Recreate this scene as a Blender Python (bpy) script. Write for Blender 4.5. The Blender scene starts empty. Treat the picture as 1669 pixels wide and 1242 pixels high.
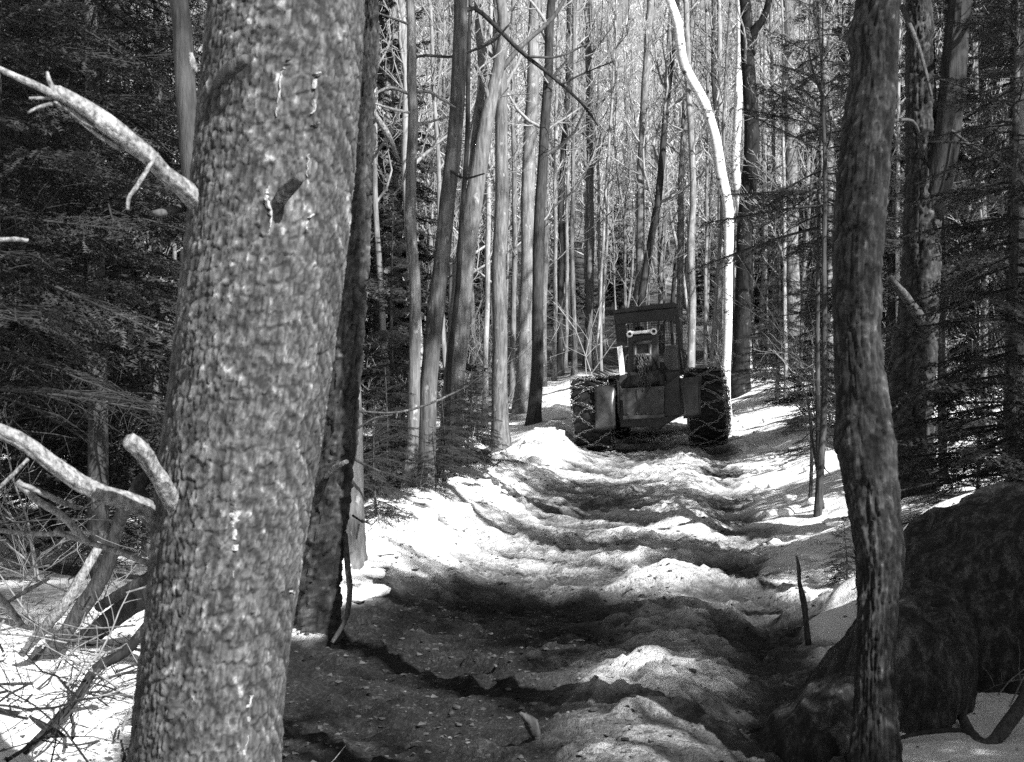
import bpy, bmesh, math, random
import numpy as np
from mathutils import Vector, Matrix

# ------------------------------------------------------------------ camera, sky, sun, exposure
scene = bpy.context.scene
COL = scene.collection
random.seed(7); RNG = np.random.default_rng(7)
FPX = 2400.0; EYE = 1.6
cam_d = bpy.data.cameras.new('camera'); cam = bpy.data.objects.new('camera', cam_d); COL.objects.link(cam)
cam_d.sensor_width = 36.0; cam_d.lens = FPX/1669*36.0
cam.location = (0, 0, EYE); cam.rotation_euler = (math.radians(90), 0, 0)
cam_d.clip_start = 0.1; cam_d.clip_end = 900
cam_d.dof.use_dof = True; cam_d.dof.focus_distance = 22.0; cam_d.dof.aperture_fstop = 12.0
scene.camera = cam
SUN_EL, SUN_AZ = math.radians(39), math.radians(180-40)      # azimuth clockwise from +Y
world = bpy.data.worlds.new('World'); scene.world = world; world.use_nodes = True
wn = world.node_tree; wn.nodes.clear()
sk = wn.nodes.new('ShaderNodeTexSky'); sk.sky_type = 'NISHITA'; sk.sun_disc = False
sk.sun_elevation = SUN_EL; sk.sun_rotation = SUN_AZ
bw = wn.nodes.new('ShaderNodeRGBToBW'); bg = wn.nodes.new('ShaderNodeBackground'); wo = wn.nodes.new('ShaderNodeOutputWorld')
wn.links.new(sk.outputs[0], bw.inputs[0]); wn.links.new(bw.outputs[0], bg.inputs[0]); wn.links.new(bg.outputs[0], wo.inputs[0])
bg.inputs[1].default_value = 0.056
sun_d = bpy.data.lights.new('sun', 'SUN'); sun_d.energy = 5.0; sun_d.angle = math.radians(0.53); sun_d.color = (1, 1, 1)
sun = bpy.data.objects.new('sun', sun_d); COL.objects.link(sun)
sdir = Vector((math.sin(SUN_AZ)*math.cos(SUN_EL), math.cos(SUN_AZ)*math.cos(SUN_EL), math.sin(SUN_EL)))
sun.rotation_euler = sdir.to_track_quat('Z', 'Y').to_euler(); sun.location = sdir*60
vs = scene.view_settings; vs.view_transform = 'Standard'; vs.look = 'None'; vs.gamma = 1; vs.use_curve_mapping = False
vs.exposure = 1.5
scene.cycles.use_denoising = False
scene.cycles.max_bounces = 5; scene.cycles.diffuse_bounces = 3; scene.cycles.glossy_bounces = 2

# ------------------------------------------------------------------ numpy noise
def _hash(ix, iy, s):
    n = (ix.astype(np.int64)*374761393 + iy.astype(np.int64)*668265263 + s*974634777) & 0xffffffff
    n = ((n ^ (n >> 13))*1274126177) & 0xffffffff
    n = (n ^ (n >> 16))
    return (n & 0xffffff)/float(0xffffff)
def vnoise(x, y, s=0):
    x = np.asarray(x, float); y = np.asarray(y, float)
    ix = np.floor(x); iy = np.floor(y); fx = x-ix; fy = y-iy
    fx = fx*fx*fx*(fx*(fx*6-15)+10); fy = fy*fy*fy*(fy*(fy*6-15)+10)
    a = _hash(ix, iy, s); b = _hash(ix+1, iy, s); c = _hash(ix, iy+1, s); d = _hash(ix+1, iy+1, s)
    return ((a*(1-fx)+b*fx)*(1-fy) + (c*(1-fx)+d*fx)*fy)*2-1
def fbm(x, y, s=0, o=4):
    r = 0; a = 1.0; t = 0
    for i in range(o):
        r = r + a*vnoise(x*2**i+17.3*i, y*2**i-9.1*i, s+i); t += a; a *= .5
    return r/t
def worley(x, y, s=0, px=None):
    ix = np.floor(x); iy = np.floor(y); f1 = np.full(x.shape, 9.); f2 = f1.copy(); cid = np.zeros(x.shape); ox = cid.copy(); oy = cid.copy()
    for dx in (-1, 0, 1):
        for dy in (-1, 0, 1):
            jx = ix+dx; jy = iy+dy; hx = jx % px if px else jx
            qx = jx+.1+.8*_hash(hx, jy, s); qy = jy+.1+.8*_hash(hx, jy, s+1)
            d = np.hypot(x-qx, y-qy); c = _hash(hx, jy, s+2)
            n1 = d < f1; f2 = np.where(n1, f1, np.minimum(f2, d)); cid = np.where(n1, c, cid); ox = np.where(n1, x-qx, ox); oy = np.where(n1, y-qy, oy); f1 = np.where(n1, d, f1)
    return f1, f2, cid, ox, oy
def sst(a, b, x):
    t = np.clip((np.asarray(x, float)-a)/(b-a), 0, 1); return t*t*(3-2*t)

# ------------------------------------------------------------------ mesh building
class MB:
    """Collects vertices, quads and triangles into one mesh."""
    def __init__(s): s.V = []; s.Q = []; s.T = []; s.A = []; s.n = 0
    def add(s, V, Q=None, T=None, A=None):
        V = np.asarray(V, float).reshape(-1, 3); s.V.append(V)
        if Q is not None and len(Q): s.Q.append(np.asarray(Q)+s.n)
        if T is not None and len(T): s.T.append(np.asarray(T)+s.n)
        s.A.append(np.zeros(len(V)) if A is None else A); s.n += len(V)
    def arrays(s):
        return (np.concatenate(s.V), np.concatenate(s.Q) if s.Q else np.zeros((0, 4), int),
                np.concatenate(s.T) if s.T else np.zeros((0, 3), int))
    def addm(s, arr, M, off):
        V, Q, T = arr; s.add(V@M.T+off, Q, T)
    def mesh(s, name, mat, smooth=True, attr=None):
        V, Q, T = s.arrays(); return raw_mesh(name, V, Q, T, mat, smooth, {attr: np.concatenate(s.A)} if attr else None)
    def obj(s, name, mat, parent=None, smooth=True, attr=None):
        return link(name, s.mesh(name, mat, smooth, attr), parent)
def raw_mesh(name, V, Q, T, mat, smooth=True, attrs=None):
    me = bpy.data.meshes.new(name); me.vertices.add(len(V)); me.vertices.foreach_set('co', np.asarray(V, np.float32).ravel())
    li = np.concatenate([np.asarray(Q).ravel(), np.asarray(T).ravel()]).astype(np.int32)
    me.loops.add(len(li)); me.loops.foreach_set('vertex_index', li)
    nq, nt = len(Q), len(T); me.polygons.add(nq+nt)
    st = np.concatenate([np.arange(nq)*4, nq*4+np.arange(nt)*3]).astype(np.int32); me.polygons.foreach_set('loop_start', st)
    me.polygons.foreach_set('use_smooth', np.full(nq+nt, smooth))
    me.update(calc_edges=True); me.validate()
    for k, v in (attrs or {}).items():
        a = me.attributes.new(k, 'FLOAT', 'POINT'); a.data.foreach_set('value', np.asarray(v, np.float32))
    me.materials.append(mat); return me
def link(name, me, parent=None, loc=None):
    o = bpy.data.objects.new(name, me); COL.objects.link(o)
    if parent is not None: o.parent = parent
    if loc is not None: o.location = loc
    return o
def tag(o, label=None, cat=None, group=None, kind=None):
    if label: o['label'] = label
    if cat: o['category'] = cat
    if group: o['group'] = group
    if kind: o['kind'] = kind
    return o
def thing(name, label, cat, loc=(0, 0, 0), rz=0, group=None):
    o = link(name, None, None, loc); o.rotation_euler = (0, 0, rz); return tag(o, label, cat, group)
def dup(root, loc, rz=0, scale=1.0, label=None, group=None, tilt=(0, 0)):
    r = root.copy(); COL.objects.link(r); r.location = loc; r.rotation_euler = (tilt[0], tilt[1], rz); r.scale = (scale,)*3
    if label: r['label'] = label
    if group: r['group'] = group
    for ch in root.children:
        c = ch.copy(); COL.objects.link(c); c.parent = r
    return r
def norm(v): return v/(np.linalg.norm(v)+1e-12)
def tube(mb, pts, rad, n=6, cap=True, jit=0.0, A=None):
    pts = np.asarray(pts, float); k = len(pts); rad = np.asarray(rad, float); rad = rad if rad.ndim == 2 else np.broadcast_to(rad, (k,))[:, None]
    t = np.gradient(pts, axis=0); t /= (np.linalg.norm(t, axis=1, keepdims=True)+1e-12)
    a = np.array([1., 0, 0]) if abs(t[0, 0]) < .8 else np.array([0, 1., 0])
    U = np.empty((k, 3)); u = norm(a-t[0]*a.dot(t[0]))
    for i in range(k):
        u = norm(u-t[i]*u.dot(t[i])); U[i] = u
    W = np.cross(t, U); th = np.arange(n)*2*math.pi/n
    R = rad*np.ones((1, n))
    if jit: R = R*(1+jit*RNG.normal(size=(k, n)))
    V = pts[:, None]+R[..., None]*(np.cos(th)[None, :, None]*U[:, None]+np.sin(th)[None, :, None]*W[:, None])
    i = np.arange(k-1)[:, None]*n; j = np.arange(n)[None]; j2 = (j+1) % n
    Q = np.stack([i+j, i+j2, i+n+j2, i+n+j], -1).reshape(-1, 4); V = V.reshape(-1, 3); T = []
    if cap:
        V = np.vstack([V, pts[0], pts[-1]]); c0, c1 = k*n, k*n+1
        T = [(c0, (q+1) % n, q) for q in range(n)]+[(c1, (k-1)*n+q, (k-1)*n+(q+1) % n) for q in range(n)]
    mb.add(V, Q, T)
def smooth_poly(p, m):
    """Catmull-Rom resample of rows to m points (any number of columns)."""
    p = np.asarray(p, float); k = len(p)
    if k < 3: return np.array([p[0]*(1-t)+p[-1]*t for t in np.linspace(0, 1, m)])
    q = np.vstack([2*p[0]-p[1], p, 2*p[-1]-p[-2]]); out = []
    for s in np.linspace(0, k-1-1e-9, m):
        i = int(s); t = s-i; a, b, c, d = q[i:i+4]
        out.append(.5*((2*b)+(c-a)*t+(2*a-5*b+4*c-d)*t*t+(3*b-a-3*c+d)*t**3))
    return np.array(out)
def bm_obj(name, bm, mat, parent=None, smooth=False, bevel=0.0):
    if bevel: bmesh.ops.bevel(bm, geom=bm.edges[:], offset=bevel, segments=2, affect='EDGES', profile=.6, clamp_overlap=True)
    me = bpy.data.meshes.new(name); bm.to_mesh(me); bm.free(); me.materials.append(mat)
    if smooth: me.polygons.foreach_set('use_smooth', [True]*len(me.polygons))
    return link(name, me, parent)
def prism(pts, y0, y1):
    """Closed prism: outline in x, z swept from y0 to y1."""
    bm = bmesh.new(); a = [bm.verts.new((x, y0, z)) for x, z in pts]; b = [bm.verts.new((x, y1, z)) for x, z in pts]
    n = len(pts); bm.faces.new(a); bm.faces.new(b[::-1])
    for i in range(n): bm.faces.new((a[(i+1) % n], a[i], b[i], b[(i+1) % n]))
    bmesh.ops.recalc_face_normals(bm, faces=bm.faces[:]); return bm
def bx(x0, x1, y0, y1, z0, z1): return prism([(x0, z0), (x1, z0), (x1, z1), (x0, z1)], y0, y1)
def P(px, py, d): return np.array([(px-834.5)*d/FPX, d, EYE-(py-621)*d/FPX])

# ------------------------------------------------------------------ materials (all neutral greys)
def mat_new(name, rough=.8, spec=.3):
    m = bpy.data.materials.new(name); m.use_nodes = True; nt = m.node_tree
    b = nt.nodes['Principled BSDF']; b.inputs['Roughness'].default_value = rough; b.inputs['Specular IOR Level'].default_value = spec
    return m, nt, b
def N(nt, t, **kw):
    n = nt.nodes.new(t)
    for k, v in kw.items(): setattr(n, k, v)
    return n
def ramp(nt, src, stops):
    r = N(nt, 'ShaderNodeValToRGB'); e = r.color_ramp.elements
    while len(e) < len(stops): e.new(.5)
    for el, (p, v) in zip(e, stops): el.position = p; el.color = (v, v, v, 1)
    nt.links.new(src, r.inputs[0]); return r.outputs[0]
def noise(nt, vec, scale, detail=4, rough=.6, dist=0):
    n = N(nt, 'ShaderNodeTexNoise'); n.inputs['Scale'].default_value = scale; n.inputs['Detail'].default_value = detail
    n.inputs['Roughness'].default_value = rough; n.inputs['Distortion'].default_value = dist
    nt.links.new(vec, n.inputs['Vector']); return n.outputs[0]
def mapped(nt, scale, rand=True):
    tc = N(nt, 'ShaderNodeTexCoord'); mp = N(nt, 'ShaderNodeMapping'); mp.inputs['Scale'].default_value = scale
    nt.links.new(tc.outputs['Object'], mp.inputs[0])
    if rand:
        oi = N(nt, 'ShaderNodeObjectInfo'); ad = N(nt, 'ShaderNodeVectorMath', operation='ADD'); mu = N(nt, 'ShaderNodeMath', operation='MULTIPLY')
        mu.inputs[1].default_value = 37; nt.links.new(oi.outputs['Random'], mu.inputs[0])
        nt.links.new(mp.outputs[0], ad.inputs[0]); nt.links.new(mu.outputs[0], ad.inputs[1]); return ad.outputs[0]
    return mp.outputs[0]
def mixc(nt, fac, a, b, blend='MIX'):
    m = N(nt, 'ShaderNodeMix', data_type='RGBA', blend_type=blend)
    for v, i in ((fac, 0), (a, 6), (b, 7)):
        if isinstance(v, (int, float)): m.inputs[i].default_value = v if i == 0 else (v, v, v, 1)
        else: nt.links.new(v, m.inputs[i])
    return m.outputs[2]
def bump(nt, b, h, dist, strength=1):
    n = N(nt, 'ShaderNodeBump'); n.inputs['Distance'].default_value = dist; n.inputs['Strength'].default_value = strength
    nt.links.new(h, n.inputs['Height']); nt.links.new(n.outputs[0], b.inputs['Normal'])
def attr(nt, name):
    a = N(nt, 'ShaderNodeAttribute'); a.attribute_name = name; return a.outputs['Fac']
def bark(name, lo, hi, sx=30, sz=5, bd=.01, patch=None, rand=.3, hoop=None):
    m, nt, b = mat_new(name, .85, .2); v = mapped(nt, (sx, sx, sz))
    n1 = noise(nt, v, 1.0, 5, .65); c = ramp(nt, n1, [(.32, lo), (.5, (lo+hi)/2), (.68, hi)])
    v2 = mapped(nt, (1, 1, .6)); n2 = noise(nt, v2, 3.0, 4, .6)
    c = mixc(nt, 1, c, ramp(nt, n2, [(.3, .65), (.6, 1.0), (.8, 1.25)]), 'MULTIPLY')
    if patch: c = mixc(nt, ramp(nt, noise(nt, mapped(nt, (9, 9, 5)), 1, 5, .7), [(.6, 0), (.68, 1)]), c, patch)
    if hoop:                                           # birch: short dark horizontal marks and black scars
        hv = mapped(nt, (5, 5, 42)); hn = noise(nt, hv, 1, 3, .6); c = mixc(nt, ramp(nt, hn, [(.62, 0), (.67, 1)]), c, hoop)
        sv = mapped(nt, (3.2, 3.2, 4.5)); sn = noise(nt, sv, 1, 5, .7); c = mixc(nt, ramp(nt, sn, [(.58, 0), (.63, .95)]), c, hoop)
    if rand:
        oi = N(nt, 'ShaderNodeObjectInfo'); c = mixc(nt, 1, c, ramp(nt, oi.outputs['Random'], [(0, 1-rand), (1, 1+rand)]), 'MULTIPLY')
    nt.links.new(c, b.inputs['Base Color']); bump(nt, b, n1, bd); return m
def plain(name, val, rough=.6, spec=.4, var=.25, scale=8, metal=0, bd=0):
    m, nt, b = mat_new(name, rough, spec); v = mapped(nt, (1, 1, 1), False); n = noise(nt, v, scale, 5, .65)
    nt.links.new(ramp(nt, n, [(.3, val*(1-var)), (.7, val*(1+var))]), b.inputs['Base Color']); b.inputs['Metallic'].default_value = metal
    if bd: bump(nt, b, n, bd)
    return m
def bark_geo(name, lo, hi, fleck):
    m, nt, b = mat_new(name, .88, .2); t = attr(nt, 'tone'); v = mapped(nt, (60, 60, 25), False); n = noise(nt, v, 1, 5, .7)
    c = ramp(nt, t, [(0, lo), (.55, (lo+hi)*.5), (.85, hi), (1, fleck)])
    c = mixc(nt, 1, c, ramp(nt, n, [(.3, .55), (.55, 1.0), (.75, 1.4)]), 'MULTIPLY')
    nt.links.new(c, b.inputs['Base Color']); bump(nt, b, n, .006); return m
def foliage_mat():
    m, nt, b = mat_new('needles', .5, .5); g = N(nt, 'ShaderNodeNewGeometry')
    n = noise(nt, g.outputs['Position'], 7, 3, .6); nt.links.new(ramp(nt, n, [(.3, .010), (.7, .036)]), b.inputs['Base Color']); return m
def ground_mat():
    m, nt, b = mat_new('snow_and_mud', .75, .25); g = N(nt, 'ShaderNodeNewGeometry'); pos = g.outputs['Position']
    d = attr(nt, 'dirt_and_shade')
    nf = noise(nt, pos, 9, 6, .75); nm = noise(nt, pos, 38, 5, .75); nl = noise(nt, pos, 2.2, 5, .65)
    a1 = N(nt, 'ShaderNodeMath', operation='MULTIPLY_ADD'); nt.links.new(nf, a1.inputs[0]); a1.inputs[1].default_value = .7; nt.links.new(d, a1.inputs[2])
    a2 = N(nt, 'ShaderNodeMath', operation='MULTIPLY_ADD'); nt.links.new(nm, a2.inputs[0]); a2.inputs[1].default_value = .45; nt.links.new(a1.outputs[0], a2.inputs[2])
    a3 = N(nt, 'ShaderNodeMath', operation='SUBTRACT'); nt.links.new(a2.outputs[0], a3.inputs[0]); a3.inputs[1].default_value = .575
    snow = ramp(nt, nl, [(.3, .78), (.7, .86)])
    fac = ramp(nt, a3.outputs[0], [(.14, 0), (.34, .45), (.56, .88), (.85, 1)])
    mud = mixc(nt, 1, ramp(nt, nm, [(.3, .008), (.48, .018), (.6, .042), (.75, .12)]), ramp(nt, noise(nt, pos, 5, 4, .6), [(.3, .5), (.55, 1.0), (.75, 1.9)]), 'MULTIPLY')
    c = mixc(nt, fac, snow, mud); nt.links.new(c, b.inputs['Base Color'])
    h = N(nt, 'ShaderNodeMath', operation='MULTIPLY_ADD'); nt.links.new(nm, h.inputs[0]); h.inputs[1].default_value = .4; nt.links.new(nf, h.inputs[2])
    hs = N(nt, 'ShaderNodeMath', operation='MULTIPLY'); nt.links.new(h.outputs[0], hs.inputs[0])
    r2 = ramp(nt, d, [(0, .28), (.25, .7), (.5, 1)]); nt.links.new(r2, hs.inputs[1])
    bump(nt, b, hs.outputs[0], .16); return m
M = dict(
    black=bark('near_black_bark', .006, .03, 30, 4, .015, .12),
    pine=bark_geo('scaly_pine_bark', .022, .125, .26), ridge=bark_geo('ridged_grey_bark', .02, .09, .16), rtree=bark_geo('mottled_maple_bark', .010, .058, .13),
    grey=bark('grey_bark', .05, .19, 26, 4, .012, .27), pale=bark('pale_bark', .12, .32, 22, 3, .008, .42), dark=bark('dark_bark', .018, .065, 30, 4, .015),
    birch=bark('white_birch_bark', .62, .8, 10, 20, .002, None, 0, .05), twig=bark('twig_bark', .14, .34, 40, 6, .002), twig_sunlit=bark('sunlit_twig_bark', .3, .6, 40, 6, .002), conif=bark('conifer_bark', .02, .08, 30, 8, .012, .16), limb=bark('conifer_limb_bark', .012, .06, 40, 16, .004),  # far twigs get a paler copy, sunlight put into the colour
    dead=bark('weathered_dead_wood', .04, .34, 70, 40, .014, .38, .1), deadk=bark('dark_dead_wood', .02, .10, 60, 16, .010, .24, .1),
    needles=foliage_mat(), ground=ground_mat(), snow=plain('clean_snow', .82, .7, .25, .05, 5, 0, .02), chunk=plain('dirty_snow', .11, .8, .2, .5, 18, 0, .02),
    mudc=plain('dark_mud', .04, .85, .2, .6, 25, 0, .01), litter=plain('dead_leaves', .06, .8, .2, .6, 30), resin=plain('dried_resin', .24, .5, .4, .8, 130, 0, .003), knot_or_shadow=plain('knot_and_shadow', .05, .8, .2, .5, 60),
    rock=None, steel=plain('worn_dark_steel', .016, .42, .5, .6, 7), fender=plain('scuffed_fender_paint', .035, .3, .6, .6, 5), rubber=plain('black_rubber', .014, .75, .3, .5, 14, 0, .01),
    chain=plain('chain_steel', .24, .42, .5, .5, 30, .85), plate=plain('worn_steel_plate', .03, .5, .5, .5, 6), white=plain('pale_painted_panel', .75, .55, .3, .08, 8),
    greyp=plain('grey_painted_panel', .2, .5, .4, .3, 5), lamp=plain('lamp_glass', .5, .2, .5, .1, 20), cloth=plain('dark_work_cloth', .05, .9, .1, .3, 30), skin=plain('skin', .35, .6, .3, .1, 10), hat=plain('hard_hat_shell', .04, .35, .5, .1, 5))
def rock_mat():
    m, nt, b = mat_new('streaked_rock', .85, .25); v = mapped(nt, (7, 7, 3.5), False); n = noise(nt, v, 2.2, 10, .78, .15)
    c = ramp(nt, n, [(.36, .010), (.50, .032), (.60, .10), (.72, .2)]); nt.links.new(c, b.inputs['Base Color']); bump(nt, b, n, .05); return m
M['rock'] = rock_mat()

# ------------------------------------------------------------------ terrain
KY = [-60, 0, 6, 12, 27.5, 33, 40, 60, 100, 170, 400]; KZ = [-.3, -.03, .05, .13, .33, .8, 1.6, 3.2, 9.5, 28, 70]
def axis(y): y = np.asarray(y, float); return .128*(y-6)+.0*y-.02*np.maximum(y-30, 0)**1.3
def Hs(x, y):
    """Large shape of the ground without the small relief."""
    x = np.asarray(x, float); y = np.asarray(y, float)
    z = np.interp(y, KY, KZ); z = (z+np.interp(y-1.2, KY, KZ)+np.interp(y+1.2, KY, KZ))/3
    u = x-axis(y); fade = sst(8.6, 11.5, y)*(1-sst(40, 60, y)); mw = 1.42+.16*vnoise(y*.8, y*0, 91)
    z = z+fade*(.42*sst(mw-.1, mw+1.5, u)+.22*sst(mw+1, mw+5, u))*(1+.2*vnoise(x*.5, y*.5, 5))
    z = z+sst(9.3, 10.4, y)*(1-sst(36, 50, y))*.30*np.exp(-((u+mw+.65)/.55)**2)*(1+.45*vnoise(x*.9, y*.9, 6))
    z = z-.12*sst(2.6, 4.5, -u)*fade
    z = z+.80*np.exp(-(((x-2.85)/.66)**2+((y-9.35)/.42)**2))*(.86+.12*vnoise(x*2.3, y*2.3, 61)+.03*vnoise(x*6, y*6, 62))
    z = z+.10*fbm(x*.28, y*.28, 11, 3)*sst(.9, 2.6, np.abs(u))+sst(6, 30, np.abs(u))*.5*vnoise(x*.07, y*.07, 12)
    return z
def trail_mask(x, y):
    u = x-axis(y); mw = 1.42+.16*vnoise(y*.8, y*0, 91)+.17*vnoise(x*2.1, y*2.1, 92)+.09*vnoise(x*6, y*6, 93)
    left = mw+.25*(1-sst(9.0, 10.0, y)); return sst(-left-.12, -left+.12, u)*(1-sst(mw-.12, mw+.12, u))*(1-sst(48, 58, y))
def H(x, y, full=False):
    x = np.asarray(x, float); y = np.asarray(y, float); u = x-axis(y); z = Hs(x, y); m = trail_mask(x, y)
    rid = (.135-.065*sst(17, 24, y))*np.exp(-((u-.55-.12*vnoise(y*.5, 0*y, 21))/.34)**2)*(.75+.5*vnoise(y*.45+4, 0*y, 22))
    ruts = -.07*np.exp(-((u-1.08)/.25)**2)-.06*np.exp(-((u+.55)/.6)**2)
    ph = y*1.0+.42*fbm(x*.7, y*.5, 23, 3)+.05*u
    cor = .030*np.sin(ph*2*math.pi/1.75)+.085*(.28-np.abs(fbm(x*.55+3, y*1.15, 24, 4)))+.040*(.25-np.abs(fbm(x*1.5, y*3.2, 29, 4)))
    cor = cor*sst(8.8, 11, y)*(1-.6*sst(22, 26, y))+.025*fbm(x*1.1, y*1.1, 25, 3)
    mound = .10*np.exp(-(((x-.66)/.45)**2+((y-7.5)/.9)**2))+.09*np.exp(-(((x-1.15)/.5)**2+((y-10.9)/.35)**2))
    rough = .065*fbm(x*5.5, y*5.5, 26, 4)+.085*np.abs(fbm(x*9, y*11, 27, 3))*sst(-.3, .4, fbm(x*1.5, y*1.5, 28, 2))
    z = z+m*(-.05+rid+ruts+cor+rough+mound)
    off = (1-m)
    lump = .085*np.maximum(fbm(x*2.4, y*2.4, 31, 4), -.3)*np.exp(-((np.abs(u)-1.9)/1.1)**2)*np.where(u < 0, 1, .45)+.018*fbm(x*3, y*3, 33, 3)*np.where(u < 0, 1, .5)+.022*fbm(x*8, y*8, 34, 3)*np.exp(-((np.abs(u)-1.7)/.8)**2)*np.where(u < 0, 1, .25)
    drift = .02*np.sin((x*1.4+y*2.1)+2*vnoise(x*.5, y*.5, 35))*sst(1.6, 2.6, u)
    z = z+off*(lump+drift)
    if not full: return z
    rel = rid+cor+rough*1.5+mound*.8
    dt = .68-2.4*rel-1.1*ruts*2+.28*fbm(x*.9, y*1.6, 41, 3)  # mud, plus lit ridges painted lighter and shaded hollows darker
    dt = dt+.55*(1-sst(9.9, 10.7, y))*sst(.55, -.5, x-.25*vnoise(x*2, y*2, 45))-.33*sst(10.8, 12.5, y) -.10*np.exp(-(((x-.66)/.6)**2+((y-7.4)/1.2)**2))  # more mud near left; sunlit mid trail and mound painted lighter
    ds = .02+(.12+.25*(u < 0))*sst(.25, .6, fbm(x*1.2, y*1.2, 42, 4))*np.exp(-((np.abs(u)-1.8)/.9)**2)
    lit = sst(2.4, 4.0, -u)*.55+sst(34, 46, y)*.3+sst(6, 11, u)*.4
    ds = ds+lit*sst(-.25, .25, fbm(x*.45, y*.45, 43, 4)+.12)
    ds = ds+sst(36, 48, y)*(.52+.25*fbm(x*.6, y*.6, 44, 3))
    near = (1-sst(8.5, 10, y))*sst(-1.2, -2.2, x); ds = ds*(1-.95*near)
    return z, np.clip(m*np.maximum(dt, .20)*(1-.0*u)+off*ds+sst(44, 50, y)*.5*m, 0, 1.0), m
def axis_coords(lo, f0, f1, hi, step, g):
    c = list(np.arange(f0, f1, step)); s = step; a = c[-1]
    while a < hi: s *= g; a += s; c.append(a)
    s = step; a = c[0]; pre = []
    while a > lo: s *= g; a -= s; pre.append(a)
    return np.array(pre[::-1]+c)
gx = axis_coords(-160, -2.6, 4.6, 160, .032, 1.12)
gy = [4.6]
while gy[-1] < 32: gy.append(gy[-1]+.027*max(1, gy[-1]/9))
s_ = .12
while gy[-1] < 330: s_ *= 1.07; gy.append(gy[-1]+s_)
pre = []; a = 4.6; s_ = .04
while a > -40: s_ *= 1.12; a -= s_; pre.append(a)
gy = np.array(pre[::-1]+gy)
GX, GY = np.meshgrid(gx, gy); GZ, GD, GM = H(GX, GY, True)
gv = np.stack([GX, GY, GZ], -1).reshape(-1, 3); nx, ny = len(gx), len(gy)
ii = (np.arange(ny-1)[:, None]*nx+np.arange(nx-1)[None]).ravel(); gq = np.stack([ii, ii+1, ii+nx+1, ii+nx], -1)
fm = GM.ravel()[gq].mean(1) > .5
def sub_mesh(name, sel):
    q = gq[sel]; ids, inv = np.unique(q, return_inverse=True)
    o = link(name, raw_mesh(name, gv[ids], inv.reshape(-1, 4), np.zeros((0, 3), int), M['ground'], True, {'dirt_and_shade': GD.ravel()[ids]}))
    return tag(o, kind='structure')
sub_mesh('trail', fm); sub_mesh('snow_ground', ~fm)
def gz(x, y): return float(H(np.array([x]), np.array([y]))[0])

# ------------------------------------------------------------------ trunks with real bark relief
def bark_trunk(path, rad, cu, cv, depth, res, mat, name, parent, seed, ridge=False, bulges=(), fl=.04, s0=0, s1=None):
    """Grid wrapped round a path; worley plates cu wide, cv tall are pressed into the surface."""
    path = np.asarray(path, float); seg = np.linalg.norm(np.diff(path, axis=0), axis=1); L = np.concatenate([[0], np.cumsum(seg)])
    ns = max(8, int(L[-1]/res)); s = np.linspace(0, L[-1], ns)
    c = np.stack([np.interp(s, L, path[:, i]) for i in range(3)], 1); r = np.interp(s, L, rad)
    n = max(16, int(2*math.pi*np.mean(rad)/res)); th = np.arange(n)*2*math.pi/n
    S, TH = np.meshgrid(s, th, indexing='ij'); R0 = np.mean(rad); kx = max(6, int(round(2*math.pi*R0/cu)))
    wx = TH/(2*math.pi)*kx; w1 = .55*fbm(TH*R0*18*0+np.cos(TH)*3, S*9+np.sin(TH)*3, seed, 3); wob = .5*vnoise(np.cos(TH)*4+S*6, np.sin(TH)*4, seed+3)
    f1, f2, cid, ox, oy = worley((wx+wob) % kx, S/cv+w1, seed+5, kx); k2 = int(kx*2.3)
    g1, g2, cid2, ox2, oy2 = worley((wx*k2/kx+wob*2) % k2, S/cv*2.1+w1*2, seed+15, k2)
    e = f2-f1; crack = 1-sst(0, .38 if ridge else .30, e)
    big = fbm(np.cos(TH)*1.6+S*1.5, np.sin(TH)*1.6+S*.4, seed+9, 4); fine = fbm(np.cos(TH)*R0*60+S*3, S*40+np.sin(TH)*R0*60, seed+12, 3)
    tilt = np.cos(cid*40)*ox*.8+np.sin(cid*40)*oy*.8
    disp = -depth*crack*(.6+.4*_hash(np.floor(S/cv*.5), np.floor(wx), seed+31))+depth*tilt+depth*.5*(cid-.5)+depth*.55*(cid2-.5)-depth*.4*(1-sst(0, .25, g2-g1))+depth*.5*fine+R0*.05*big
    for (bs, bt, bw_, bh) in bulges: disp = disp+bh*np.exp(-((S-bs)/bw_)**2-((np.angle(np.exp(1j*(TH-bt))))/(bw_/R0*.8))**2)
    R = r[:, None]+disp; V = c[:, None]+np.stack([R*np.cos(TH), R*np.sin(TH), 0*R], -1)
    i = np.arange(ns-1)[:, None]*n; j = np.arange(n)[None]; j2 = (j+1) % n
    Q = np.stack([i+j, i+j2, i+n+j2, i+n+j], -1).reshape(-1, 4)
    tone = np.clip(.42+.22*(cid-.5)+.36*(cid2-.5)+.15*big+.66*fine-.42*crack+fl*8*(_hash(np.floor(TH*R0/.012), np.floor(S/.018), seed) > .985), 0, 1)
    return link(name, raw_mesh(name, V.reshape(-1, 3), Q, np.zeros((0, 3), int), M[mat], True, {'tone': tone.ravel()}), parent)
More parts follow.
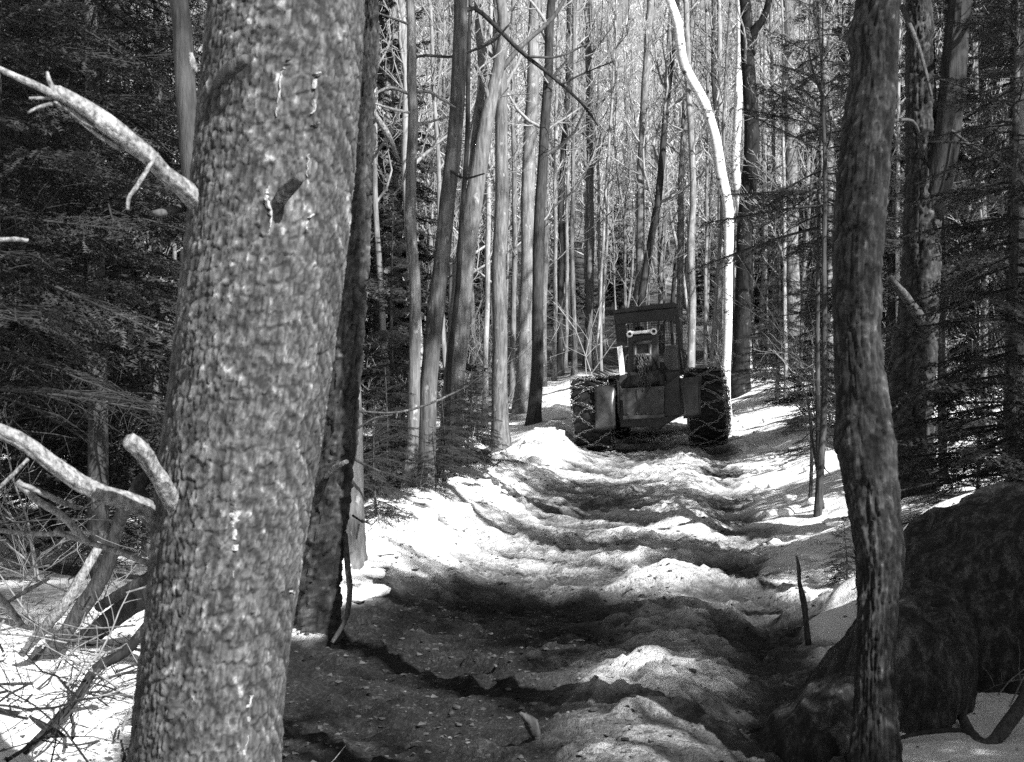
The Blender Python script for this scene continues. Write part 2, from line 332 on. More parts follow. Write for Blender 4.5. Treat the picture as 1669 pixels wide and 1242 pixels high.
def px_path(pts, d, top=None, extra=0.0, dd=0.0):
    """Pixel rows (x, y, width) at distance d -> centre path, radii. Goes on to the ground below and to height top above."""
    p = np.array([list(P(x, y, d))+[w*d/FPX/2] for x, y, w in pts])
    if dd: p[:, 1] += dd*(p[:, 2]-p[0, 2])
    x0, y0 = p[0, 0], p[0, 1]; zg = float(Hs(np.array([x0]), np.array([y0]))[0])-.12-extra
    if p[0, 2] > zg+.05:
        t = (p[1, :2]-p[0, :2])/(p[1, 2]-p[0, 2]+1e-9); t = np.clip(t, -.15, .15); dz = zg-p[0, 2]
        p = np.vstack([[p[0, 0]+t[0]*dz, p[0, 1]+t[1]*dz, zg, p[0, 3]*(1+.12*min(1.5, -dz))], p])
    else: p[0, 2] = zg
    if top and p[-1, 2] < top:
        t = np.clip((p[-1, :2]-p[-2, :2])/(p[-1, 2]-p[-2, 2]+1e-9), -.06, .06); z0 = p[-1, 2]; r0 = p[-1, 3]; k = 8; ex = []
        for q in range(1, k+1):
            f = q/k; z = z0+(top-z0)*f; ex.append([p[-1, 0]+t[0]*(z-z0)+.12*math.sin(3*f+x0), p[-1, 1]+t[1]*(z-z0)+.1*math.cos(4*f+x0), z, r0*(1-.86*f)])
        p = np.vstack([p, ex])
    return p
def crown(mb, path, rad, rng, h0, nb, blen, lv=2, up=.75, sub=6, tw=5, r_twig=.004, seglen=5):
    """Bare limbs, branchlets and twigs along the upper part of a trunk path."""
    z = path[:, 2]-path[0, 2]; top = z[-1]
    for b in range(nb):
        f = h0+(1-h0)*((b+rng.random())/nb)**.9; zz = f*top; c = np.array([np.interp(zz, z, path[:, i]) for i in range(3)]); r = np.interp(zz, z, rad)
        az = b*2.4+rng.random()*1.2; el = math.radians(rng.uniform(25, 62)); L = blen*(1.12-f*.85)*rng.uniform(.55, 1.15)
        limb(mb, c, az, el, L, min(r*.5, .02+L*.012), rng, lv, up, sub, tw, r_twig, seglen)
def limb(mb, c, az, el, L, r, rng, lv, up, sub, tw, r_twig, k=5):
    d = np.array([math.cos(az)*math.cos(el), math.sin(az)*math.cos(el), math.sin(el)]); p = [c]
    for i in range(k):
        d = norm(d+np.array([rng.normal()*.22, rng.normal()*.22, up*.16+rng.normal()*.12])); p.append(p[-1]+d*L/k)
    p = np.array(p); rr = r*np.linspace(1, .25, k+1)+r_twig*.5
    tube(mb, p, rr, 5 if r > .012 else (4 if r > .006 else 3), cap=False)
    if lv <= 0: return
    for j in range(sub):
        f = (j+.6+rng.random()*.6)/(sub+.4); f = min(f, 1); q = f*k; i0 = min(int(q), k-1); pc = p[i0]*(1-(q-i0))+p[i0+1]*(q-i0); t = norm(p[i0+1]-p[i0])
        side = norm(np.cross(t, rng.normal(size=3))); dv = norm(t*.75+side*.75); a2 = math.atan2(dv[1], dv[0]); e2 = math.asin(np.clip(dv[2], -1, 1))
        limb(mb, pc, a2, e2, L*rng.uniform(.28, .5)*(1.15-.5*f), max(r*.4*(1-.5*f), r_twig), rng, lv-1, up, tw, max(2, tw-2), r_twig, 3)

# ------------------------------------------------------------------ conifer boughs
def bough(seed, needle=.014, dens=1.0, dead=0.0):
    """One flat drooping bough of unit length along +X: stem, side twigs, needles as thin triangles."""
    rng = np.random.default_rng(seed); wood = MB(); leaf = MB(); k = 9
    t = np.linspace(0, 1, k); stem = np.stack([t, .05*np.sin(3*t+seed), -.16*t*t+.05*t**4], 1); tube(wood, stem, .010*(1-t*.8)+.0015, 4, cap=False)
    def needles(a, b):
        L = np.linalg.norm(b-a); n = max(2, int(L/needle*1.15*dens)); s = (np.arange(n)+rng.random(n)*.5)/n; d = norm(b-a); sd = norm(np.cross(d, [0, 0, 1.]))
        for sg in (-1, 1):
            base = a+(b-a)*s[:, None]; ln = needle*rng.uniform(.8, 1.3, (n, 1)); tip = base+(d*.45+sg*sd*.9)[None]*ln+np.stack([0*s, 0*s, rng.normal(size=n)*.35*needle], 1)
            w = d*needle*.34; V = np.stack([base-w, base+w, tip], 1).reshape(-1, 3); leaf.add(V, None, np.arange(3*n).reshape(-1, 3))
    m = 15
    for i in range(m):
        f = .14+.86*(i+.5)/m; c = np.array([np.interp(f, t, stem[:, q]) for q in range(3)])
        for sg in (-1, 1):
            if rng.random() < .12+dead: continue
            L = (.40*(1-f)+.10)*rng.uniform(.65, 1.15); an = math.radians(rng.uniform(38, 62)); d = np.array([math.cos(an), sg*math.sin(an), -.25+rng.normal()*.12])
            e = c+d*L; mid = c+d*L*.55+np.array([0, 0, .02]); tube(wood, [c, mid, e+np.array([0, 0, -.05*L])], [.0035, .0022, .001], 3, cap=False); needles(mid, e)
            for q in range(int(2+L*12)):
                g = rng.uniform(.2, .95); cc = c+(e-c)*g; s2 = 1 if q % 2 else -1; a2 = an*sg+s2*math.radians(rng.uniform(35, 60)); l2 = L*.42*(1.1-g)+.03
                needles(cc, cc+np.array([math.cos(a2), math.sin(a2), -.15+rng.normal()*.15])*l2)
    needles(stem[-3], stem[-1])
    return wood.arrays(), leaf.arrays()
BOUGH = [bough(s, .019, 1.1) for s in (1, 2, 3, 4)]
BOUGH_LO = [bough(s, .04, 1.3) for s in (5, 6, 7)]
def rotm(az, dip, roll=0):
    cz, sz = math.cos(az), math.sin(az); cy, sy = math.cos(dip), math.sin(dip); cx, sx = math.cos(roll), math.sin(roll)
    return np.array([[cz, -sz, 0], [sz, cz, 0], [0, 0, 1]])@np.array([[cy, 0, sy], [0, 1, 0], [-sy, 0, cy]])@np.array([[1, 0, 0], [0, cx, -sx], [0, sx, cx]])
def conifer(name, label, h, r, seed, bset, z0=.12, spread=.22, step=.24, per=5, group=None, deadz=.0, thick=None):
    rng = np.random.default_rng(seed); root = thing(name, label, 'tree', group=group); tr = MB(); wood = MB(); leaf = MB()
    k = 12; t = np.linspace(0, 1, k); path = np.stack([.04*np.sin(5*t+seed), .04*np.cos(4*t+seed), -.15+t*(h+.15)], 1); rad = (thick or h*.011+.01)*(1-t*.93)+.004
    tube(tr, path, rad, 12, jit=.03)
    z = max(z0*h, .15); az = rng.random()*6
    while z < h*.985:
        f = z/h
        for q in range(per):
            az += 2*math.pi/per+rng.normal()*.25; L = (h*spread*(1-f)**.8+.12)*rng.uniform(.7, 1.15); b = bset[rng.integers(len(bset))]
            dip = math.radians(rng.uniform(-5, 18) if f < .6 else rng.uniform(-35, -5)); R = rotm(az, dip, rng.normal()*.15)*L
            R = R@np.diag([1, rng.uniform(.8, 1.1), 1]); off = np.array([0, 0, z+rng.normal()*.05]); wood.addm(b[0], R, off)
            if f > deadz: leaf.addm(b[1], R, off)
        az += .6; z += step*rng.uniform(.75, 1.25)
    if deadz or z0 > .1:                                           # bare dead lower limbs
        for q in range(int(14+h)):
            zz = rng.uniform(.25, max(.8, max(z0, deadz)*h+.6)); limb(wood, np.array([0, 0, zz]), rng.random()*6.3, rng.uniform(-.35, .25), rng.uniform(.4, 1.3)*min(1, h/6), .008, rng, 1, -.3, 5, 3, .0016, 4)
    tr.obj('trunk', M['conif'], root); tag(wood.obj('limbs', M['limb'], root), kind='stuff'); tag(leaf.obj('foliage', M['needles'], root, smooth=False), kind='stuff')
    root['h'] = h; return root
def put(root, x, y, rz=0, sc=1.0, sink=.03): root.location = (x, y, float(Hs(np.array([x]), np.array([y]))[0])-sink); root.rotation_euler = (0, 0, rz); root.scale = (sc,)*3; return root
def at(px, d): return (px-834.5)*d/FPX

# ------------------------------------------------------------------ big foreground pine
pine = thing('pine_tree', 'big scaly pine trunk close up with broken dead limbs and white resin streaks', 'tree')
D1 = 4.2
pp = px_path([(334, 1242, 244), (345, 1100, 244), (362, 960, 246), (380, 800, 256), (402, 640, 258), (430, 400, 262), (448, 200, 262), (463, 0, 256)], D1, top=4.6, dd=.02)
path = smooth_poly(pp, 60)
bark_trunk(path[:, :3], path[:, 3], .014, .046, .0050, .0040, 'pine', 'trunk', pine, 3)
up_ = [path[-1, :3]+np.array([.09*q+.02*math.sin(q), .05*math.sin(q*.8), .9*q]) for q in range(0, 11)]
m = MB(); tube(m, up_, np.linspace(path[-1, 3]-.004, .03, 11), 18, jit=.02); m.obj('upper_trunk', M['conif'], pine)
def pxtube(name, pts, mat, parent, n=8, m=14, jit=.06, dbase=None):
    """Round piece through pixel rows (x, y, width, distance)."""
    p = smooth_poly(np.array([list(P(x, y, d))+[w*d/FPX/2] for x, y, w, d in pts]), m); mb = MB()
    if n >= 10:
        n *= 2; s = np.linspace(0, m*.12, m)[:, None]; th = np.arange(n)[None]; g = 1+.16*vnoise(th*.9+0*s, s*1.3, len(pts))+.10*vnoise(th*1.7+3, s*3, 7); p[:, :3] += .004*np.stack([vnoise(s[:, 0]*3, s[:, 0]*0, 3), 0*s[:, 0], vnoise(s[:, 0]*3, s[:, 0]*0, 4)], 1)
        tube(mb, p[:, :3], p[:, 3][:, None]*g, n, jit=jit*.4)
    else: tube(mb, p[:, :3], p[:, 3], n, jit=jit)
    return mb.obj(name, M[mat], parent)
b = pxtube('limb_or_shadow', [(345, 345, 40, 4.16), (320, 324, 33, 4.1), (270, 283, 25, 4.05), (210, 228, 27, 3.98), (150, 182, 27, 3.92), (100, 150, 20, 3.88), (85, 141, 8, 3.87)], 'dead', pine, 14, 34, .04)
tag(b, 'upper long bleached limb with a splintered end')
for pts in ([(110, 165, 14, 3.88), (60, 140, 14, 3.86), (20, 122, 12, 3.85), (-30, 98, 8, 3.84)], [(95, 160, 12, 3.87), (82, 135, 9, 3.87), (76, 117, 6, 3.87)], [(90, 158, 8, 3.88), (68, 160, 6, 3.87), (47, 160, 5, 3.86)], [(88, 168, 8, 3.88), (60, 176, 6, 3.87), (46, 184, 4, 3.86)], [(150, 207, 11, 3.93), (115, 182, 9, 3.9), (88, 165, 5, 3.87)], [(200, 244, 10, 3.99), (165, 224, 8, 3.95), (130, 198, 4, 3.92)]):
    pxtube('splinter', pts, 'dead', b, 6, 6, .08)
pxtube('twig', [(258, 250, 4, 4.02), (243, 272, 8, 3.99), (222, 306, 8, 3.97), (210, 322, 7, 3.96), (208, 342, 6, 3.95)], 'dead', b, 6, 10)
b2 = pxtube('limb_or_shadow', [(262, 845, 36, 4.16), (238, 827, 28, 4.1), (190, 812, 30, 4.05), (140, 792, 29, 4.0), (90, 757, 27, 3.96), (40, 720, 26, 3.92), (0, 702, 24, 3.9), (-60, 690, 20, 3.88)], 'dead', pine, 12, 34, .05)
tag(b2, 'lower long bleached limb running out of the picture')
pxtube('limb_or_shadow', [(292, 835, 26, 4.1), (276, 808, 30, 4.02), (252, 768, 28, 3.94), (228, 735, 29, 3.88), (210, 715, 24, 3.84)], 'dead', pine, 12, 20, .05)
pxtube('limb_or_shadow', [(262, 870, 20, 4.14), (240, 835, 30, 4.2), (225, 800, 26, 4.3), (246, 770, 20, 4.4)], 'deadk', pine, 10, 14, .06)
pxtube('limb_or_shadow', [(350, 140, 14, 4.05), (368, 118, 22, 3.98), (388, 103, 22, 3.96), (404, 96, 16, 3.94)], 'deadk', pine, 10, 12, .05)  # dark piece shaped as the cast shadow of the upper stub
pxtube('broken_stub', [(452, 332, 18, 4.06), (460, 318, 22, 4.0), (478, 300, 20, 3.95), (493, 288, 16, 3.915)], 'deadk', pine, 10, 12, .05)
pxtube('broken_stub', [(318, 120, 10, 4.1), (314, 102, 12, 4.08), (311, 86, 6, 4.08)], 'dead', pine, 8, 8, .1)
pxtube('broken_stub', [(330, 330, 16, 4.25), (285, 342, 15, 4.15), (262, 347, 13, 4.1), (248, 346, 7, 4.08)], 'deadk', pine, 8, 8, .08)
pxtube('twig', [(130, 828, 7, 4.1), (100, 818, 9, 4.05), (62, 800, 10, 4.0), (30, 788, 8, 3.97)], 'dead', pine, 6, 10)
def streak(pts, parent, mat='resin', thick=.006):
    """A dried run of resin, a knot or a painted shadow lying on the pine bark."""
    mb = MB(); rows = []
    for x, y, w in smooth_poly(np.array(pts, float), max(10, int(abs(pts[-1][1]-pts[0][1])/4))):
        c = P(x, y, D1); k = np.argmin(np.abs(path[:, 2]-c[2])); ax, ay, R = path[k, 0], path[k, 1], path[k, 3]
        px_ = x+RNG.normal()*1.2; X0 = (px_-834.5)/FPX
        s = math.asin(np.clip((X0*(ay-R*.8)-ax)/R, -.97, .97)); hw = w*(ay-R)/FPX/2*RNG.uniform(.35, 1.4)/R
        rows.append([[ax+(R+q*thick)*math.sin(s+a*hw), ay-(R+q*thick)*math.cos(s+a*hw), EYE-(y-621)*(ay-R)/FPX] for a, q in ((-1, -.3), (-.5, .9), (0, 1.3), (.5, .9), (1, -.3))])
    V = np.array(rows); n = len(V); i = np.arange(n-1)[:, None]*5; j = np.arange(4)[None]
    Q = np.stack([i+j, i+j+1, i+5+j+1, i+5+j], -1); Q = Q[(vnoise(np.arange(n-1)*.55, np.zeros(n-1)+pts[0][0], 5) > -.32) | (np.arange(n-1) < 3)].reshape(-1, 4); mb.add(V.reshape(-1, 3), Q); return mb.obj('resin_streak' if mat == 'resin' else 'knot_or_shadow', M[mat], parent)
for s_ in ([(390, 832, 18), (386, 850, 16), (386, 875, 12), (386, 905, 9), (383, 942, 4)], [(408, 1140, 18), (404, 1158, 16), (402, 1190, 8), (396, 1238, 8)], [(520, 112, 10), (516, 122, 10), (514, 150, 7), (510, 182, 6)], [(440, 308, 10), (438, 322, 10), (446, 345, 8), (444, 378, 5)], [(508, 345, 9), (502, 356, 8), (498, 372, 5)], [(520, 195, 5), (508, 200, 3)], [(502, 248, 4), (500, 285, 3)], [(466, 110, 8), (462, 125, 6), (455, 190, 4)], [(466, 975, 9), (468, 992, 8)]): streak(s_, pine)
for s_ in ([(384, 818, 14), (388, 826, 16), (386, 834, 10)], [(290, 1140, 20), (286, 1155, 22), (280, 1172, 10)], [(404, 1128, 10), (408, 1136, 9)], [(475, 92, 8), (473, 108, 8)], [(450, 330, 16), (449, 345, 12)]): streak(s_, pine, 'knot_or_shadow', .004)  # knots; the last dab paints the shadow under the broken stub

# ------------------------------------------------------------------ the trees that can be picked out one by one
def picked(name, label, pts, d, mat, top, crown_args=None, relief=None, dd=0., sides=14, bulges=(), extra=0., seed=1):
    root = thing(name, label, 'tree'); pth = px_path(pts, d, top, extra, dd); n = 90 if relief else 46; p = smooth_poly(pth, n)
    p[:, 3] *= 1+.55*np.exp(-(p[:, 2]-p[0, 2])/.22)*(1 if relief or p[0, 3] > .06 else .3)
    rng = np.random.default_rng(seed)
    if relief:
        cu, cv, dep, res, rm = relief; bark_trunk(p[:, :3], np.maximum(p[:, 3], .012), cu, cv, dep, res, rm, 'trunk', root, seed, True, bulges)
    else:
        p[:, :2] += np.stack([.01*np.sin(p[:, 2]*3+seed), .01*np.cos(p[:, 2]*2.3+seed)], 1); mb = MB(); tube(mb, p[:, :3], np.maximum(p[:, 3], .006), sides, jit=.025); mb.obj('trunk', M[mat], root)
    if crown_args:
        h0, nb, bl, cm = crown_args; mb = MB(); crown(mb, p[:, :3], p[:, 3], rng, h0, nb, bl); tag(mb.obj('limbs', M[cm], root), kind='stuff')
    return root
t2 = picked('bare_tree', 'dark furrowed trunk behind the big pine, a bent stick at its foot', [(512, 1018, 74), (520, 940, 72), (534, 840, 68), (546, 740, 66), (556, 640, 64), (564, 540, 62), (577, 400, 52), (588, 250, 42), (597, 100, 36), (603, 0, 32)], 9.0, 'dark', 13, (.5, 14, 2.6, 'twig'), (.03, .20, .020, .010, 'ridge'), seed=21)
pxtube('limb', [(562, 870, 9, 9.0), (566, 920, 10, 8.9), (570, 960, 10, 8.8), (566, 1000, 9, 8.75), (555, 1025, 8, 8.7), (541, 1048, 8, 8.65)], 'deadk', t2, 7, 16)
pxtube('broken_stub', [(530, 778, 8, 8.9), (548, 762, 12, 8.75), (566, 752, 7, 8.65)], 'dead', t2, 6, 6)
for pts in ([(580, 670, 4, 9), (650, 672, 4, 9.1), (720, 650, 4, 9.2), (800, 610, 3, 9.3)], [(580, 700, 4, 9), (610, 682, 3, 9), (640, 676, 2, 9)], [(575, 840, 4, 9), (592, 852, 3, 8.9)]): pxtube('twig', pts, 'deadk', t2, 5, 10)
td = picked('dead_tree', 'pale dead trunk standing in snow just right of the dark furrowed trunk', [(577, 955, 40), (577, 900, 37), (578, 820, 33), (577, 740, 29), (574, 640, 24), (568, 560, 16)], 10.6, 'grey', None, None, None, seed=22)
for pts in ([(560, 738, 5, 10.5), (600, 760, 5, 10.4), (630, 772, 3, 10.4)], [(590, 848, 4, 10.5), (600, 853, 3, 10.4)]): pxtube('twig', pts, 'deadk', td, 5, 8)
tl = picked('bare_tree', 'tree with a pale upper trunk, just left of the big pine at the top', [(400, 1010, 40), (380, 800, 38), (350, 520, 36), (322, 330, 34), (306, 200, 33), (296, 90, 32), (288, 0, 30)], 7.2, 'dark', 10, (.6, 10, 2.2, 'twig'), None, sides=18, seed=23)
ts = picked('sapling', 'thin crooked sapling, the leftmost of the pair leaning from the snow bank', [(662, 845, 22), (668, 760, 21), (674, 660, 20), (678, 560, 19), (676, 460, 18), (668, 380, 18), (670, 300, 18), (675, 200, 17), (670, 120, 16), (668, 0, 14)], 15.0, 'grey', 9.5, None, None, seed=24)
for pts in ([(672, 155, 6, 15), (640, 143, 6, 14.9), (620, 148, 5, 14.8), (595, 165, 3, 14.7)], [(675, 150, 6, 15), (700, 150, 6, 14.9), (720, 162, 5, 14.8), (742, 175, 3, 14.7)], [(672, 185, 5, 15), (640, 178, 5, 14.8), (606, 167, 3, 14.7)], [(676, 205, 5, 15), (710, 196, 4, 15.1), (745, 186, 3, 15.2)], [(668, 100, 5, 15), (690, 90, 5, 15.2), (740, 92, 5, 15.4), (790, 72, 4, 15.6), (830, 40, 3, 15.7)], [(668, 40, 5, 15), (640, 30, 4, 14.8), (612, 20, 3, 14.7)], [(664, 270, 4, 15), (655, 300, 4, 14.9), (640, 318, 2, 14.8)]): pxtube('limb', pts, 'dead' if pts[0][1] > 120 else 'deadk', ts, 5, 12)
pxtube('broken_limb', [(605, 178, 10, 14.4), (622, 204, 11, 14.5), (636, 228, 10, 14.6), (650, 262, 6, 14.8)], 'dead', ts, 6, 8)
t5 = picked('bare_tree', 'smooth trunk dark above and pale below, at the edge of the left snow bank', [(682, 838, 36), (692, 760, 31), (698, 660, 29), (704, 580, 28), (712, 480, 27), (722, 400, 26), (730, 330, 26), (741, 240, 25), (746, 120, 24), (752, 0, 22)], 15.2, 'grey', 11, (.62, 9, 2.6, 'twig'), None, seed=25)
for pts in ([(755, 20, 8, 15.2), (775, 14, 8, 15.3), (810, 45, 8, 15.4), (850, 85, 7, 15.6), (900, 125, 6, 15.8), (945, 165, 5, 16), (975, 205, 3, 16.2)], [(860, 92, 5, 15.6), (910, 92, 4, 15.7), (960, 70, 3, 15.9)], [(915, 138, 4, 15.8), (950, 120, 3, 15.9), (1000, 100, 2, 16)], [(745, 90, 5, 15.2), (800, 70, 4, 15.2), (830, 40, 3, 15.2)], [(725, 270, 5, 15.2), (755, 290, 4, 15), (790, 283, 3, 15)]): pxtube('limb', pts, 'dark', t5, 5, 14)
t6 = picked('bare_tree', 'stout smooth pale trunk that forks high up, behind the pair of leaning saplings', [(734, 720, 36), (742, 600, 34), (752, 480, 33), (762, 400, 32), (772, 320, 30), (786, 240, 26), (800, 170, 22), (812, 110, 20), (820, 50, 18), (816, 0, 16)], 21, 'grey', 14, (.5, 12, 3.0, 'twig'), None, seed=26)
for pts in ([(776, 300, 18, 21), (768, 255, 16, 21.1), (778, 190, 15, 21.2), (786, 120, 14, 21.3), (780, 40, 12, 21.5), (776, -60, 10, 21.6)], [(798, 175, 8, 21), (790, 140, 8, 20.9), (775, 105, 6, 20.8)], [(812, 120, 9, 21), (850, 75, 8, 21), (900, 30, 7, 21), (930, -20, 6, 21)]): pxtube('fork', pts, 'grey', t6, 8, 14)
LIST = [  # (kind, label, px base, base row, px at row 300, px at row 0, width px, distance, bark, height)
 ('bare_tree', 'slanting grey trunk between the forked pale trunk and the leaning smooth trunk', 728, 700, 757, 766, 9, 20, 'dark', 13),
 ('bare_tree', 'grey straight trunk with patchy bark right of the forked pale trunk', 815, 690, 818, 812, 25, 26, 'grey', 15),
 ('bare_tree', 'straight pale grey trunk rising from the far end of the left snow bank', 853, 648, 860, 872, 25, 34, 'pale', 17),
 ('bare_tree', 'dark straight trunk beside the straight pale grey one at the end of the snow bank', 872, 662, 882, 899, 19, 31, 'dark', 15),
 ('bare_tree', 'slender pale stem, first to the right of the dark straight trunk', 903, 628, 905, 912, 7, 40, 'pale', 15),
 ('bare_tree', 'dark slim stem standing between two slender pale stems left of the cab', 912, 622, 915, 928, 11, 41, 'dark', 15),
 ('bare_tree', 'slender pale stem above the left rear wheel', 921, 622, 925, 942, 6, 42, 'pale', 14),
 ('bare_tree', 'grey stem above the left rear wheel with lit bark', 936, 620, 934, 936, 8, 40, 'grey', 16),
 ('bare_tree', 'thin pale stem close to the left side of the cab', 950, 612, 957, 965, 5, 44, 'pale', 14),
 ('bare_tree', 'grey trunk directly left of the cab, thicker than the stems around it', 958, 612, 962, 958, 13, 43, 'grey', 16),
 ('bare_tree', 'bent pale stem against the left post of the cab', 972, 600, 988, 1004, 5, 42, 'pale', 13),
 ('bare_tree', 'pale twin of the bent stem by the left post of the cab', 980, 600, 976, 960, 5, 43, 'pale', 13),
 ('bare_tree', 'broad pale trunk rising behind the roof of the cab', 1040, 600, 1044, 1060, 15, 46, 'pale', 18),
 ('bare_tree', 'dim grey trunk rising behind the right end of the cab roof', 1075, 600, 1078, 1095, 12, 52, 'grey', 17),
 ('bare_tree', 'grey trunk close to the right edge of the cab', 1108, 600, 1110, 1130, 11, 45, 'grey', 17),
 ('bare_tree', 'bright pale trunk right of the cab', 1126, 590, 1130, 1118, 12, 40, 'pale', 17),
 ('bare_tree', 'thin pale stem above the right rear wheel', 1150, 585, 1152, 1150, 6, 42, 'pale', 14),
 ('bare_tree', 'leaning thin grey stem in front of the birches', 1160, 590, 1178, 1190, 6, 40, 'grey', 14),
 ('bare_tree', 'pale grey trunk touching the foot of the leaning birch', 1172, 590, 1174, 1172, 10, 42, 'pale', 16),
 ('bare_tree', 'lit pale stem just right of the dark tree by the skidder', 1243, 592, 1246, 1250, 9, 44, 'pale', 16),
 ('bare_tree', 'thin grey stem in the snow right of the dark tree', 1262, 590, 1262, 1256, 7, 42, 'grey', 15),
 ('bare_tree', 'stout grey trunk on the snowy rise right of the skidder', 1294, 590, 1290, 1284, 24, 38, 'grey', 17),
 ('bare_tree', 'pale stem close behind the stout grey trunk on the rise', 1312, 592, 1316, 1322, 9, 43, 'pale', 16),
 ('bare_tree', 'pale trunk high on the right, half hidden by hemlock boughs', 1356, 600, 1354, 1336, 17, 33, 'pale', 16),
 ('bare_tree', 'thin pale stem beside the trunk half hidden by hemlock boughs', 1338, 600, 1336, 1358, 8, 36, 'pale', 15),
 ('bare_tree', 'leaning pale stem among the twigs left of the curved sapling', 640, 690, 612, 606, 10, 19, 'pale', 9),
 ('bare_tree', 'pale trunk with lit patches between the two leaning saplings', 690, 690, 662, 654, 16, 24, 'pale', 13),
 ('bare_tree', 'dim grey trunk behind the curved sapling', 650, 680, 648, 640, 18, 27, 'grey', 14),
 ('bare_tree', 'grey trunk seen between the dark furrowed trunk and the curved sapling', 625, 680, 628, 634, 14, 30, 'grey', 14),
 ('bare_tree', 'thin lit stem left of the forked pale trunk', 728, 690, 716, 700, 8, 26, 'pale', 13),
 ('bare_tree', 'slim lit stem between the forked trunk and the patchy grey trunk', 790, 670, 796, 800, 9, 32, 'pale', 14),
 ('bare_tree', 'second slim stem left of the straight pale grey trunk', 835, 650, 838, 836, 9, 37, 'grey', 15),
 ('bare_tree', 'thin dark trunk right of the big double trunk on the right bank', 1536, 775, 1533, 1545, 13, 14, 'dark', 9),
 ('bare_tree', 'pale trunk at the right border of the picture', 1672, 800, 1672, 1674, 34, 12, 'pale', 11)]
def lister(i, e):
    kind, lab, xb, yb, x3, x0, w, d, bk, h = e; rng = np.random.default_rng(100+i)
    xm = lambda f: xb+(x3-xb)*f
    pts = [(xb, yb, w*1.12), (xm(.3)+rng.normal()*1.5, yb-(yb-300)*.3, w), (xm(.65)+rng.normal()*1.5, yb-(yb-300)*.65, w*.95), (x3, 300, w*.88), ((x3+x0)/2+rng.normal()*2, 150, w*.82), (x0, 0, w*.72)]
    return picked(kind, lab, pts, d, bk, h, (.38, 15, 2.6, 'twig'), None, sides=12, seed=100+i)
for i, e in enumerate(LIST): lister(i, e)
bi = picked('birch_tree', 'leaning white birch with a kinked trunk right of the skidder', [(1184, 600, 15), (1187, 480, 15), (1187, 380, 16), (1186, 330, 17), (1177, 290, 18), (1168, 240, 17), (1160, 205, 16), (1147, 165, 16), (1128, 130, 17), (1113, 100, 16), (1107, 60, 15), (1102, 30, 15), (1092, 0, 14)], 32, 'birch', 13.5, (.72, 8, 2.0, 'twig'), None, seed=31)
picked('birch_tree', 'upright spotted white birch hidden partly by the dark tree', [(1217, 600, 15), (1214, 450, 15), (1206, 340, 14), (1199, 275, 14), (1202, 190, 14), (1205, 100, 12), (1206, 0, 11)], 40, 'birch', 14, (.7, 8, 2.0, 'twig'), None, seed=32)
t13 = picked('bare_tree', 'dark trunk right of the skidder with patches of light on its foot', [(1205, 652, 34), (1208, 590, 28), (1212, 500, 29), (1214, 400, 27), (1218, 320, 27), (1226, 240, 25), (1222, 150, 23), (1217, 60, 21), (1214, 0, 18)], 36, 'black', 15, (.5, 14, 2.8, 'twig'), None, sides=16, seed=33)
pxtube('fork', [(1222, 90, 18, 36), (1230, 50, 15, 35.9), (1244, 30, 12, 35.8), (1256, -10, 10, 35.7), (1262, -60, 9, 35.7)], 'black', t13, 8, 12)
tr = picked('bare_tree', 'mottled trunk close on the right with a knob on its left side', [(1428, 1262, 70), (1427, 1100, 62), (1430, 1000, 64), (1431, 900, 76), (1425, 840, 84), (1412, 720, 94), (1404, 640, 84), (1398, 560, 78), (1396, 480, 80), (1399, 400, 80), (1406, 300, 84), (1415, 200, 82), (1424, 130, 78), (1432, 0, 74)], 5.9, 'grey', 8, (.5, 8, 2.0, 'twig'), (.019, .16, .0085, .0055, 'rtree'), bulges=((1.42, math.pi*1.0, .06, .022), (3.05, math.pi*1.05, .045, .025), (.95, math.pi*.1, .1, .012)), seed=34)
trb = picked('bare_tree', 'big dark double trunk on the bank behind the mottled tree', [(1480, 778, 84), (1482, 700, 76), (1485, 640, 76), (1492, 560, 72), (1498, 480, 66), (1502, 400, 62), (1503, 320, 60), (1502, 200, 50), (1500, 100, 46), (1497, 0, 42)], 13, 'dark', 12, (.5, 10, 2.4, 'twig'), (.045, .3, .026, .013, 'ridge'), seed=35)
pxtube('fork', [(1512, 350, 50, 13), (1535, 270, 46, 12.9), (1550, 170, 42, 12.9), (1558, 80, 40, 12.9), (1566, 0, 36, 12.9), (1580, -160, 28, 12.9), (1590, -300, 16, 12.9)], 'dark', trb, 14, 18, .03)
pxtube('broken_limb', [(1515, 540, 20, 12.9), (1480, 490, 18, 12.3), (1452, 452, 8, 12.0)], 'deadk', trb, 7, 8, .1)
for pts in ([(1535, 200, 6, 12.9), (1580, 235, 5, 12.6), (1625, 262, 4, 12.4), (1668, 285, 3, 12.3)], [(1510, 232, 5, 12.9), (1560, 232, 4, 12.6), (1600, 238, 3, 12.4)], [(1470, 10, 10, 12.9), (1495, 70, 8, 12.5), (1510, 120, 6, 12.3), (1518, 156, 5, 12.2)], [(1505, 260, 8, 12.9), (1490, 200, 6, 12.6), (1448, 198, 7, 12.4)]): pxtube('limb', pts, 'deadk', trb, 5, 10)
sr = picked('sapling', 'straight thin dark sapling at the edge of the snow right of the trail', [(1335, 826, 13), (1338, 740, 12), (1343, 640, 10), (1345, 520, 9), (1342, 400, 8), (1345, 280, 7), (1343, 180, 6)], 14.3, 'dark', 5.2, None, None, sides=9, seed=36)
picked('sapling', 'short bare stem beside the thin dark sapling, bent near its top', [(1321, 770, 6), (1322, 720, 6), (1320, 680, 5), (1316, 650, 4), (1312, 640, 2)], 15, 'deadk', None, None, None, sides=7, seed=37)
